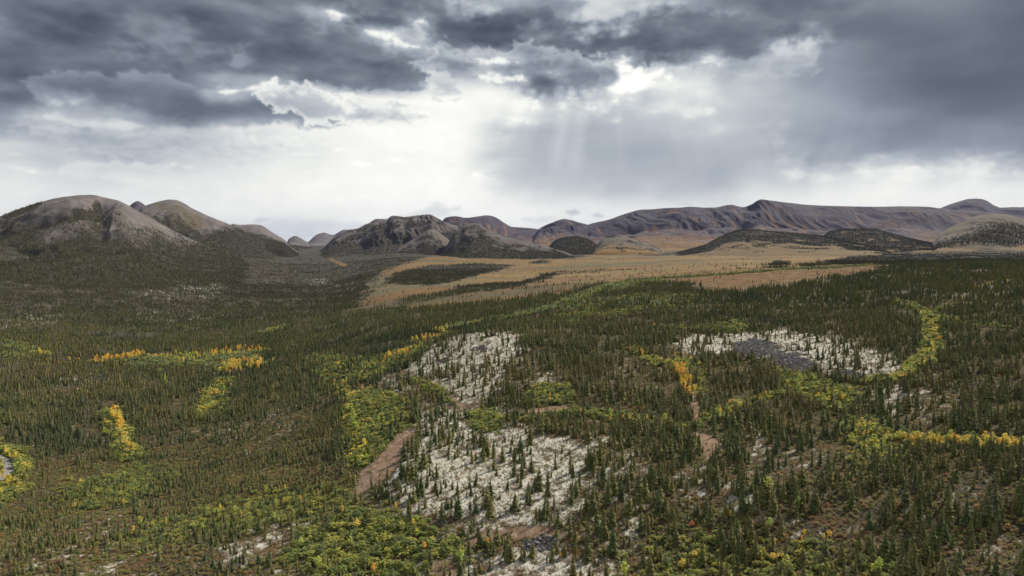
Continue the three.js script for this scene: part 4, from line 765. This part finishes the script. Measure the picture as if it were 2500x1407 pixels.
// broadleaved scrub and low heath
for (const [r0, r1, per] of [[260, 800, 1 / 2.2], [800, 1200, 1 / 5], [1200, 2600, 1 / 16]]) scatter(r0, r1, per, (x, z, r, a) => {
  const c = coverAt(x, z), n = fbm2(x / 40 + 80, z / 40, 3);
  if (c.road > 0.3 || (c.dirt > 0.3 && rnd() < 0.9) || c.talus > 0.5 || c.pale_rock > 0.4) return;
  if (c.tundra > 0.5) { if (r < 2600 && rnd() < 0.3 + n) bushes.push({ x, z, y: ground(x, z), h: 0.5 + 0.9 * rnd(), w: 2, c: pick([[0.16, 0.12, 0.035], [0.2, 0.1, 0.035], [0.12, 0.12, 0.035]]), v: Math.floor(rnd() * 3), turn: rnd() * 6 }); return; }
  if (r > 1200 && c.scrub < 0.3) return;
  if (rnd() < c.scrub * (r < 800 ? 0.62 : 1) * (0.95 + 0.7 * fbm2(x / 14, z / 14, 2))) {
    const h = mix(1, 1.7, smooth(500, 1000, r)) * (0.9 + 1.2 * rnd() + 2.8 * rnd() ** 4) * (1 + 0.3 * n) * (c.scrub < 0.75 ? 0.8 : 1);
    const hue = rnd() + n * 0.35 + (a > 15 * DEG ? 0.05 : 0);
    bushes.push({ x, z, y: ground(x, z), h, w: 1.25, c: rnd() < c.gold * 0.62 ? pick([[0.5, 0.42, 0.055], [0.58, 0.4, 0.05], [0.36, 0.38, 0.055], [0.3, 0.34, 0.05], [0.28, 0.3, 0.045]]) : hue > 1.1 ? [0.46, 0.34, 0.05] : hue > 0.8 ? [0.29, 0.28, 0.04] : r > 1250 && rnd() < 0.6 ? [0.2, 0.245, 0.09] : pick(LEAVES.green), v: Math.floor(rnd() * 3), turn: rnd() * 6 });
    if (rnd() < 0.018 && r < 1200) birches.push({ x, z, y: ground(x, z), h: 5 + 4 * rnd(), v: pick([0, 1, 2]), turn: rnd() * 6, kind: rnd() < 0.2 ? 'lime' : 'green', r });
    if (rnd() < 0.004 && r < 1200) aspens.push({ x, z, y: ground(x, z), h: 4 + 3.5 * rnd(), v: pick([0, 1, 3]), turn: rnd() * 6, kind: rnd() < 0.7 ? 'yellow' : 'orange', r });
  } else if (rnd() < (0.6 + 0.8 * n) * (1 - 0.34 * c.lichen)) bushes.push({ x, z, y: ground(x, z), h: (0.4 + 1.1 * rnd() ** 3 + 0.5 * rnd()) * (c.lichen > 0.4 ? 0.75 : 1), w: 1.25, c: rnd() < 0.012 ? [0.42, 0.21, 0.04] : pick(HEATHS), v: Math.floor(rnd() * 3), turn: rnd() * 6 });
});
// autumn aspens and birches that can be told apart, along lines and in clumps: [from, to, how many, height, spread, kinds]
const put = (list, px, py, h, kind, v, note) => { const [x, z] = at(px, py); list.push({ x, z, y: ground(x, z), h, v, turn: rnd() * 6, kind, r: Math.hypot(x, z), note }); };
for (const [x0, y0, x1, y1, n, h, dx, dy, kinds] of [
  [235, 886, 350, 868, 34, 12, 8, 5, 'ooy'], [230, 884, 350, 866, 16, 11, 8, 4, 'oo'], [85, 890, 190, 884, 10, 8, 10, 5, 'yo'], [90, 862, 120, 866, 6, 9, 8, 4, 'o'], [400, 880, 500, 876, 26, 11, 12, 10, 'yyl'], [510, 868, 640, 855, 34, 11, 10, 7, 'yoo'], [540, 905, 640, 890, 40, 13, 16, 12, 'oyoy'], [270, 1005, 300, 1060, 20, 12, 8, 8, 'yoy'], [300, 1070, 330, 1110, 10, 8, 9, 9, 'yo'], [495, 1000, 560, 930, 10, 9, 14, 12, 'llyo'],
  [940, 885, 1000, 858, 14, 12, 8, 6, 'yoo'], [1010, 835, 1095, 812, 16, 13, 10, 8, 'oyy'], [850, 970, 890, 960, 8, 8, 14, 8, 'oyy'], [850, 1010, 870, 1060, 6, 9, 8, 8, 'lly'], [1655, 900, 1690, 965, 30, 10, 14, 14, 'oooy'], [1660, 870, 1720, 890, 10, 7, 14, 8, 'oyg'], [1730, 1022, 1880, 970, 14, 6, 8, 6, 'yogy'], [1930, 938, 1960, 930, 4, 9, 10, 8, 'l'], [1960, 960, 2080, 980, 8, 8, 16, 16, 'lyl'], [2200, 1082, 2500, 1092, 54, 7, 10, 9, 'yylo'], [2090, 1050, 2170, 1090, 14, 6, 16, 16, 'yyl'], [2262, 790, 2278, 870, 16, 7, 6, 8, 'yyl'], [1540, 855, 1580, 870, 8, 7, 16, 6, 'yo'], [1480, 1020, 1620, 1036, 10, 5, 10, 4, 'yo'], [0, 1100, 45, 1130, 9, 7, 10, 12, 'oy'], [0, 1160, 30, 1190, 7, 7, 8, 10, 'oy'], [640, 810, 690, 798, 8, 8, 6, 3, 'yl'], [1280, 790, 1420, 760, 10, 8, 20, 8, 'yol'], [800, 905, 900, 880, 8, 8, 20, 10, 'lyo'], [1010, 1330, 1130, 1300, 4, 3, 30, 14, 'yo'], [420, 950, 380, 915, 5, 9, 14, 10, 'l'], [1840, 1370, 2030, 1300, 5, 4, 30, 20, 'oy'], [2350, 700, 2480, 690, 8, 8, 30, 10, 'yol'] ])
  for (let i = 0; i < n; i++) { const t = (i + rnd()) / n, k = kinds[Math.floor(rnd() * kinds.length)], kind = { y: 'yellow', o: 'orange', l: 'lime', g: 'green' }[k]; put(kind === 'lime' || kind === 'green' ? birches : aspens, mix(x0, x1, t) + (rnd() - 0.5) * 2 * dx, mix(y0, y1, t) + (rnd() - 0.5) * 2 * dy, h * (0.7 + 0.5 * rnd()), kind, pick([0, 1, 3])); }
for (const [px, py, h, kind, v, note] of [
  [890, 1098, 10.5, 'yellow', 0, 'bright golden aspen with orange tinge left of the long dirt clearing'], [815, 940, 9, 'orange', 1, 'lone orange aspen at the top of the green scrub belt'], [1690, 1286, 3.6, 'red', 2, 'fiery red orange bush in the russet heath at lower right'], [1370, 1362, 3.2, 'orange', 2, 'low round orange bush right of the dark rubble near the bottom'], [1783, 1262, 4, 'yellow', 2, 'small yellow bush on the russet heath between dark spruces'], [1783, 990, 6, 'orange', 0, 'orange aspen at the start of the leafy line above the brown fan'], [2012, 1318, 3.5, 'yellow', 0, 'left of two small golden saplings among spruce at lower right'], [2028, 1312, 3.5, 'yellow', 0, 'right of two small golden saplings among spruce at lower right'], [1888, 1368, 4, 'orange', 2, 'orange leafed sapling among dark spruces near the bottom right'], [300, 1235, 6, 'orange', 3, 'single orange sapling on the dark lower left slope'] ]) put(aspens, px, py, h, kind, v, note);
for (const [px, py, h, kind, v, note] of [[1875, 1200, 10, 'lime', 2, 'bushy bright green birch standing alone on open heath at right'], [1947, 1248, 9, 'lime', 0, 'rounded bright green birch just below the bushy lone birch'], [1880, 1288, 6, 'lime', 2, 'short leaning green birch under the two lone birches'], [866, 1030, 10, 'lime', 0, 'tall yellow green birch left of the long dirt clearing']]) put(birches, px, py, h, kind, v, note);
for (const [px, py, h] of [[907, 1192, 12]]) { const [x, z] = at(px, py); spruces.push({ x, z, y: ground(x, z), h, v: 1, turn: 1, fat: 1, c: 0.1, r: Math.hypot(x, z), note: 'lone slim spruce at the foot of the long dirt clearing' }); }
note('bushes', bushes.length, 'birch', birches.length, 'aspen', aspens.length);

// ---------------------------------------------------------------- naming each plant by what it stands near
const LANDMARKS = [['the long dirt clearing', 935, 1130], ['the pale rock outcrop', 985, 1145], ['the bottom rubble patch', 1325, 1338], ['the bare bottom bank', 1260, 1302], ['the brown dirt fan', 1725, 1088], ['the orange aspen clump', 1680, 930], ['the lone lime birches', 1910, 1220], ['the dark talus', 1890, 868], ['the yellow scrub line', 2350, 1086], ['the green scrub hollow', 2010, 965], ['the right lichen gap', 2190, 985], ['the round lichen dome', 1130, 890], ['the short dome track', 1330, 1002], ['the gravel road', 15, 1140], ['the left aspen streak', 300, 1060], ['the left crest aspens', 580, 890], ['the left lime birches', 520, 975], ['the clearing scrub belt', 910, 1030], ['the bottom scrub thicket', 930, 1340], ['the left stony patch', 640, 1310], ['the russet heath', 1800, 1230], ['the bottom right corner', 2440, 1370], ['the bottom left corner', 60, 1370], ['the white lichen slope', 1230, 1150], ['the lower lichen edge', 1250, 1270], ['the dome track scrub', 1195, 1035], ['the bottom middle edge', 1560, 1390], ['the right spruce slope', 2330, 1220], ['the fiery red bush', 1690, 1280], ['the bottom right thicket', 1950, 1385], ['the crowded middle spruces', 1560, 1170], ['the right slope track', 2265, 860], ['the scrub behind the dome', 1420, 755], ['the dome aspen row', 990, 860]];
function place(s) {
  let best = null, bd = 1e9;
  for (const l of LANDMARKS) { const d = Math.hypot((l[1] - s[0]), (l[2] - s[1]) * 1.5); if (d < bd) { bd = d; best = l; } }
  const dx = s[0] - best[1], dy = (s[1] - best[2]) * 1.5;
  const where = Math.hypot(dx, dy) < 26 ? 'at' : Math.abs(dx) > 2.2 * Math.abs(dy) ? (dx < 0 ? 'left of' : 'right of') : Math.abs(dy) > 2.2 * Math.abs(dx) ? (dy < 0 ? 'above' : 'below') : `${dy < 0 ? 'above' : 'below'} and ${dx < 0 ? 'left' : 'right'} of`;
  return `${Math.hypot(dx, dy) > 120 ? 'well ' : ''}${where} ${best[0]}`;
}
const taken = new Map();
function numbered(name) { const n = taken.get(name) || 0; taken.set(name, n + 1); return n ? `${name}_${String(n).padStart(3, '0')}` : name; }
function plant(name, parts, t, sx, sy, label, category, group) {      // a Group at the foot of the trunk, its parts as children
  const g = new THREE.Group(); g.name = numbered(name);
  for (const [part, geometry, material] of parts) { const m = new THREE.Mesh(geometry, material); m.name = part; m.castShadow = m.receiveShadow = true; g.add(m); }
  g.position.set(t.x, t.y, t.z); g.rotation.y = t.turn; g.scale.set(sx, sy, sx);
  g.userData = { label, category, group };
  scene.add(g);
}
function mass(name, label, kinds, leafy = false) {                                   // one uncountable mass: [part name, geometry, list of [x, y, z, turn, wide, high, colour]]
  const g = new THREE.Group(); g.name = name; g.userData = { kind: 'stuff', label };
  const m4 = new THREE.Matrix4(), q = new THREE.Quaternion(), e = new THREE.Euler(), s = new THREE.Vector3(), p = new THREE.Vector3(), col = new THREE.Color();
  for (const [part, geometry, list] of kinds) {
    if (!list.length) continue;
    const im = new THREE.InstancedMesh(geometry, (leafy ? thinLeaf : leafMaterial)(1, 1, 1, 0.14), list.length); im.name = part; im.castShadow = im.receiveShadow = true; im.userData = { kind: 'stuff' };
    list.forEach(([x, y, z, turn, w, h, c], i) => { im.setMatrixAt(i, m4.compose(p.set(x, y, z), q.setFromEuler(e.set(Math.sin(turn * 57) * 0.07, turn, Math.cos(turn * 83) * 0.07)), s.set(w, h, w))); im.setColorAt(i, col.setRGB(c[0], c[1], c[2])); });
    g.add(im);
  }
  scene.add(g);
}
function largest(list, n) {                                           // the n that show largest in the photograph; the rest
  for (const t of list) { const s = seenAt(t.x, t.y, t.z); t.s = s; t.size = inFrame(s) ? t.h / s[2] + (t.note ? 1 : 0) : 0; }
  list.sort((a, b) => b.size - a.size);
  return [list.slice(0, n).filter((t) => t.size > 0), list.filter((t, i) => i >= n || !(t.size > 0))];
}
const needle = (t) => { const a = NEEDLES[Math.floor(t.c * 4.999)], k = 0.8 + 0.5 * ((t.c * 37) % 1), warm = 0.9 + 0.3 * ((t.c * 91) % 1); const q = [a[0] * k * warm, a[1] * k, a[2] * k], n = t.tone || 0; blend(q, n > 0 ? [0.15, 0.125, 0.05] : [0.042, 0.06, 0.026], Math.min(0.75, Math.abs(n) * 1.5)); if (t.r > 2200) blend(q, [0.062, 0.055, 0.027], 0.7 * smooth(2000, 3000, t.r)); return q; };
const live = spruces.filter((t) => !t.dead), dead = spruces.filter((t) => t.dead), farLive = farSpruces.filter((t) => !t.dead), farDead = farSpruces.filter((t) => t.dead);
const [nearLive, restLive] = largest(live, 300), [nearDead, restDead] = largest(dead, 110), [nearBirch, restBirch] = largest(birches, 230), [nearAspen, restAspen] = largest(aspens, 290);
const ORDINAL = ['first', 'second', 'third', 'fourth', 'fifth', 'sixth', 'seventh', 'eighth', 'ninth', 'tenth', 'eleventh', 'twelfth'];
function tellApart(list, words) {                                     // label each; those that would share one are told apart from left to right
  const by = new Map();
  for (const t of list) { t.label = t.note || `${words(t)} ${place(t.s)}`; (by.get(t.label) || by.set(t.label, []).get(t.label)).push(t); }
  for (const [label, same] of by) if (same.length > 1) { same.sort((a, b) => a.s[0] - b.s[0]); same.forEach((t, i) => { t.label = (i === 0 ? 'leftmost ' : i === same.length - 1 ? 'rightmost ' : i < 12 ? `${ORDINAL[i]} from left, ` : '') + label; }); }
}
tellApart(nearLive, (t) => `${t.h > 12 ? 'tall' : t.h > 8.5 ? 'middling' : t.h > 6 ? 'short' : 'stunted'} ${['slender', 'narrow', 'full', 'spindly', 'broad', 'sparse'][t.v]} spruce`);
tellApart(nearDead, (t) => `${t.h > 9 ? 'tall' : 'short'} bare grey snag`);
tellApart(nearBirch, (t) => `${t.h > 7 ? 'tall' : 'small'} ${t.kind === 'lime' ? 'lime' : 'green'} birch`);
tellApart(nearAspen, (t) => `${t.h > 9 ? 'tall' : 'small'} ${t.kind} aspen`);
const needleMaterials = NEEDLES.map((c) => leafMaterial(...c));
for (const t of nearLive) {
  const s = SPRUCE[t.v], k = Math.floor(t.c * 4.999);
  plant('spruce_tree', [['trunk', s.trunk, bark], ['crown', s.crown, needleMaterials[k]]], t, t.h * t.fat, t.h, t.label, 'spruce tree', 'spruce trees on the near slopes');
}
for (const t of nearDead) { const s = SNAG[t.v % 3]; plant('dead_spruce', [['trunk', s.trunk, deadWood], ['twigs', s.twigs, deadWood]], t, t.h * 1.2, t.h, t.label, 'dead tree', 'dead grey spruces on the near slopes'); }
const leafMaterials = Object.fromEntries(Object.entries(LEAVES).map(([k, l]) => [k, l.map((c) => thinLeaf(...c))]));
for (const t of nearBirch) { const s = BROADLEAF[t.v]; plant('birch_tree', [['trunk', s.trunk, paleBark], ['crown', s.crown, pick(leafMaterials[t.kind])]], t, t.h, t.h, t.label, 'birch tree', 'green birches on the near slopes'); }
for (const t of nearAspen) { const s = BROADLEAF[t.v]; plant(t.v === 2 ? 'autumn_bush' : 'aspen_tree', [['trunk', s.trunk, paleBark], ['crown', s.crown, pick(leafMaterials[t.kind])]], t, t.h * (t.v === 2 ? 1.5 : 1), t.h, t.label, t.v === 2 ? 'bush' : 'aspen tree', 'autumn aspens on the near slopes'); }
note('individuals', nearLive.length, nearDead.length, nearBirch.length, nearAspen.length);
const inst = (t, w, h, c) => [t.x, t.y, t.z, t.turn, w, h, c];
mass('spruce_forest', 'dense dark spruce forest covering the slopes and the valley', [
  ...SPRUCE.map((s, v) => ['tree', mergeGeometries([s.trunk, s.crown]), restLive.filter((t) => t.v === v).map((t) => inst(t, t.h * t.fat, t.h, needle(t)))]),
  ...FAR_SPRUCE.map((s, v) => ['tree', s, farLive.filter((t, i) => i % 3 === v).map((t) => inst(t, t.h * t.fat * 1.1, t.h, needle(t)))])]);
mass('dead_spruce_stand', 'bare grey dead spruces scattered through the forest', SNAG.map((s, v) => ['tree', mergeGeometries([s.trunk, s.twigs]), [...restDead, ...farDead].filter((t, i) => i % 3 === v).map((t) => inst(t, t.h * (t.r > 1150 ? 2.5 : 1.3), t.h * (t.r > 1150 ? 0.8 : 1), t.r > 1150 ? [0.42, 0.4, 0.35] : [0.2, 0.185, 0.18]))]));
mass('scrub_and_heath', 'green, yellowing and russet scrub and heath covering the open slopes', BUSH.map((s, v) => ['bush', s, bushes.filter((t) => t.v === v).map((t) => inst(t, t.h * t.w, t.h, t.c))]), true);
if (restBirch.length + restAspen.length) mass('broadleaf_grove', 'small distant birches and aspens along the scrub lines', BROADLEAF.map((s, v) => ['tree', mergeGeometries([s.trunk, s.crown]), [...restBirch, ...restAspen].filter((t) => t.v === v).map((t) => inst(t, t.h, t.h, pick(LEAVES[t.kind])))]), true);


// ---------------------------------------------------------------- broken rock, boulders, fallen trunks, and the party on the clearing
function rockShape(seed) {
  const g = new THREE.IcosahedronGeometry(0.5, 1), p = g.attributes.position, v = new THREE.Vector3();
  for (let i = 0; i < p.count; i++) { v.fromBufferAttribute(p, i); const k = 1 + 0.5 * noise3(v.x * 2.2 + seed, v.y * 2.2, v.z * 2.2) ; v.multiplyScalar(k); v.y = Math.max(v.y * 0.7, -0.16); p.setXYZ(i, v.x, v.y, v.z); }
  g.deleteAttribute('uv'); g.computeVertexNormals(); return g;
}
const ROCK = [rockShape(3), rockShape(8), rockShape(15)];
{
  const rocks = [[], [], []];
  scatter(260, 1150, 1 / 2.6, (x, z, r) => {
    const c = coverAt(x, z), k = Math.max(c.talus + fbm2(x / 7, z / 7, 3) * 0.6 * (c.talus > 0.1 ? 1 : 0), c.pale_rock * 0.6), l = c.lichen > 0.3 ? 0.035 : c.dirt > 0.5 ? 0.012 : 0;
    if (rnd() > (k > 0.45 ? 0.85 : l)) return;
    const s = (k > 0.45 ? 0.7 + 1.7 * rnd() ** 2.5 : 0.4 + 0.8 * rnd() ** 2), t = rnd(), tone = c.pale_rock > 0.4 ? 0.5 : k > 0.45 ? (t < 0.84 ? 0.022 + 0.035 * rnd() : 0.15) : 0.28 + 0.15 * rnd();
    rocks[Math.floor(rnd() * 3)].push([x, ground(x, z) + hummock(x, z) * 0.5, z, rnd() * 6.28, s * 1.2, s, [tone, tone * 0.96, tone * 1.05]]);
  });
  mass('broken_rock', 'dark broken rock lying in patches among the pale lichen', ROCK.map((g, i) => ['rock', g, rocks[i]]));
  note('rocks', rocks.map((r) => r.length).join(' '));
}
const boulderMaterial = new THREE.MeshStandardMaterial({ color: new THREE.Color().setRGB(0.24, 0.22, 0.22), roughness: 0.95, map: grain });
for (const [px, py, s, label] of [[1482, 1367, 3.2, 'big grey boulder in the lichen near the bottom edge'], [974, 1139, 2.4, 'left boulder on the pale rock outcrop'], [984, 1138, 2.8, 'right boulder on the pale rock outcrop'], [1975, 850, 5, 'rounded grey outcrop above the dark talus'], [1940, 842, 6, 'broad grey outcrop left of the rounded one above the talus']]) {
  const [x, z] = at(px, py), g = ROCK[Math.floor(rnd() * 3)].clone(); g.setAttribute('uv', new THREE.Float32BufferAttribute(Array.from({ length: g.attributes.position.count }, (_, i) => [g.attributes.position.getX(i), g.attributes.position.getZ(i)]).flat(), 2));
  const m = new THREE.Mesh(g, boulderMaterial); m.name = numbered('boulder'); m.position.set(x, ground(x, z) + hummock(x, z), z); m.rotation.y = rnd() * 6; m.scale.set(s * 1.3, s, s); m.castShadow = m.receiveShadow = true;
  m.userData = { label, category: 'boulder', group: 'boulders on the near slopes' }; scene.add(m);
}
for (const [px, py, px2, py2, label] of [[1455, 1394, 1500, 1380, 'fallen grey trunk lying across the lichen near the bottom'], [1128, 1270, 1160, 1258, 'fallen trunk at the lower edge of the lichen slope'], [1335, 1180, 1372, 1172, 'fallen trunk in the middle of the lichen slope'], [1818, 1228, 1845, 1246, 'fallen pale trunk on the russet heath'], [2075, 1095, 2100, 1100, 'fallen trunk beside the yellow scrub at right'], [2255, 1292, 2285, 1310, 'fallen trunk among spruce at lower right']]) {
  const a = at(px, py), b = at(px2, py2), f = new Faces(), ya = ground(...a) + hummock(...a), yb = ground(...b) + hummock(...b);
  const dx = b[0] - a[0], dz = b[1] - a[1], L = Math.min(9, Math.hypot(dx, dz)), k = L / Math.hypot(dx, dz);
  const log = new THREE.CylinderGeometry(0.1, 0.22, L, 7), m = new THREE.Mesh(log, deadWood);
  m.name = numbered('fallen_trunk'); m.position.set(a[0] + dx * k / 2, (ya + mix(ya, yb, k)) / 2 + 0.16, a[1] + dz * k / 2); m.quaternion.setFromUnitVectors(new THREE.Vector3(0, 1, 0), new THREE.Vector3(dx * k, (yb - ya) * k, dz * k).normalize());
  m.castShadow = m.receiveShadow = true; m.userData = { label, category: 'log', group: 'fallen trunks on the near slopes' }; scene.add(m);
}

// a standing person, one continuous skin over tapered bones, with dark gear beside
{
  const bones = [   // from, to, radius at each end; metres, feet at 0
    [[0, 0.95, 0], [0, 1.18, 0], 0.15, 0.145], [[0, 1.18, 0], [0, 1.42, 0.0], 0.145, 0.15], [[-0.17, 1.42, 0], [0.17, 1.42, 0], 0.075, 0.075], [[0, 1.44, 0], [0, 1.56, 0.01], 0.06, 0.058], [[0, 1.64, 0.015], [0, 1.68, 0.01], 0.095, 0.098], [[0, 1.62, 0.1], [0, 1.6, 0.115], 0.018, 0.016], [[-0.095, 1.64, 0], [-0.1, 1.62, 0], 0.022, 0.02], [[0.095, 1.64, 0], [0.1, 1.62, 0], 0.022, 0.02],
    [[-0.1, 0.95, 0], [-0.12, 0.5, 0.02], 0.1, 0.065], [[-0.12, 0.5, 0.02], [-0.13, 0.09, -0.02], 0.06, 0.042], [[-0.13, 0.045, -0.04], [-0.15, 0.04, 0.15], 0.045, 0.04], [[0.1, 0.95, 0], [0.12, 0.5, 0.02], 0.1, 0.065], [[0.12, 0.5, 0.02], [0.13, 0.09, -0.02], 0.06, 0.042], [[0.13, 0.045, -0.04], [0.15, 0.04, 0.15], 0.045, 0.04]];
  for (const s of [-1, 1]) {
    bones.push([[s * 0.2, 1.4, 0], [s * 0.25, 1.12, -0.01], 0.056, 0.046], [[s * 0.25, 1.12, -0.01], [s * 0.25, 0.88, 0.06], 0.045, 0.034], [[s * 0.25, 0.86, 0.065], [s * 0.25, 0.79, 0.08], 0.034, 0.036]);
    [0.9, 1, 0.95, 0.8].forEach((l, i) => { const z = 0.055 + i * 0.02; bones.push([[s * 0.25, 0.78, z], [s * 0.25, 0.78 - 0.045 * l, z + 0.012], 0.012, 0.011], [[s * 0.25, 0.78 - 0.045 * l, z + 0.012], [s * 0.24, 0.78 - 0.08 * l, z + 0.02], 0.011, 0.01]); });
    bones.push([[s * 0.25, 0.82, 0.1], [s * 0.245, 0.77, 0.135], 0.013, 0.011]);
  }
  const N = 84, mc = new MarchingCubes(N, new THREE.MeshStandardMaterial(), false, false, 60000); mc.isolation = 0;
  const S = 0.95, P = [0, 0, 0];
  for (let k = 0; k < N; k++) for (let j = 0; j < N; j++) for (let i = 0; i < N; i++) {
    P[0] = (i / (N / 2) - 1) * S; P[1] = (j / (N / 2) - 1) * S + 0.9; P[2] = (k / (N / 2) - 1) * S;
    if (Math.abs(P[0]) > 0.4 || Math.abs(P[2]) > 0.3) { mc.field[i + j * N + k * N * N] = -1; continue; }
    let e = 0;
    for (const [a, b, ra, rb] of bones) { const d = [b[0] - a[0], b[1] - a[1], b[2] - a[2]], q = [P[0] - a[0], P[1] - a[1], P[2] - a[2]], t = clamp01((q[0] * d[0] + q[1] * d[1] + q[2] * d[2]) / (d[0] * d[0] + d[1] * d[1] + d[2] * d[2])), dist = Math.hypot(q[0] - d[0] * t, q[1] - d[1] * t, q[2] - d[2] * t) - mix(ra, rb, t); e += Math.exp(-dist * 70); }
    mc.field[i + j * N + k * N * N] = Math.max(-1, Math.log(e + 1e-30) / 70);
  }
  mc.update();
  const n = mc.count, pos = new Float32Array(n * 3), col = new Float32Array(n * 3);
  for (let i = 0; i < n; i++) {
    const x = mc.positionArray[i * 3] * S, y = mc.positionArray[i * 3 + 1] * S + 0.9, z = mc.positionArray[i * 3 + 2] * S;
    pos.set([x, y, z], i * 3);
    const skin = (y > 1.5 && y < 1.7 && z > 0.02) || (y < 0.86 && y > 0.6 && Math.abs(x) > 0.19);
    col.set(skin ? [0.36, 0.22, 0.15] : y > 1.5 ? [0.03, 0.025, 0.02] : y > 0.97 || Math.abs(x) > 0.19 ? [0.022, 0.022, 0.026] : [0.03, 0.03, 0.036], i * 3);
  }
  const g = new THREE.BufferGeometry(); g.setAttribute('position', new THREE.BufferAttribute(pos, 3)); g.setAttribute('normal', new THREE.BufferAttribute(mc.normalArray.slice(0, n * 3), 3)); g.setAttribute('color', new THREE.BufferAttribute(col, 3));
  const person = new THREE.Mesh(g, new THREE.MeshStandardMaterial({ vertexColors: true, roughness: 0.9 })); person.name = 'person';
  const [x, z] = at(944.5, 1124); person.position.set(x, ground(x, z) + hummock(x, z) + 0.02, z); person.rotation.y = 0.4; person.castShadow = person.receiveShadow = true;
  person.userData = { label: 'person in dark clothes standing on the long brown dirt clearing', category: 'person' }; scene.add(person);
  const kit = new THREE.Group(); kit.name = 'equipment_case'; const [cx, cz] = at(941, 1121.5); kit.position.set(cx, ground(cx, cz) + hummock(cx, cz), cz); kit.rotation.y = 0.3;
  const black = new THREE.MeshStandardMaterial({ color: 0x15151a, roughness: 0.6 });
  const box = new THREE.Mesh(new THREE.ExtrudeGeometry(new THREE.Shape([[-0.27, 0.02], [0.27, 0.02], [0.3, 0.06], [0.3, 0.72], [0.26, 0.78], [-0.26, 0.78], [-0.3, 0.72], [-0.3, 0.06]].map((q) => new THREE.Vector2(...q))), { depth: 0.3, bevelSize: 0.02, bevelThickness: 0.02, bevelSegments: 2 }), black); box.name = 'body'; box.position.z = -0.15;
  const grip = new THREE.Mesh(new THREE.TorusGeometry(0.09, 0.018, 6, 14, Math.PI), black); grip.name = 'handle'; grip.position.y = 0.8;
  for (const m of [box, grip]) { m.castShadow = m.receiveShadow = true; kit.add(m); }
  kit.userData = { label: 'small black case standing beside the person on the dirt clearing', category: 'case' }; scene.add(kit);
}

renderer.render(scene, camera);
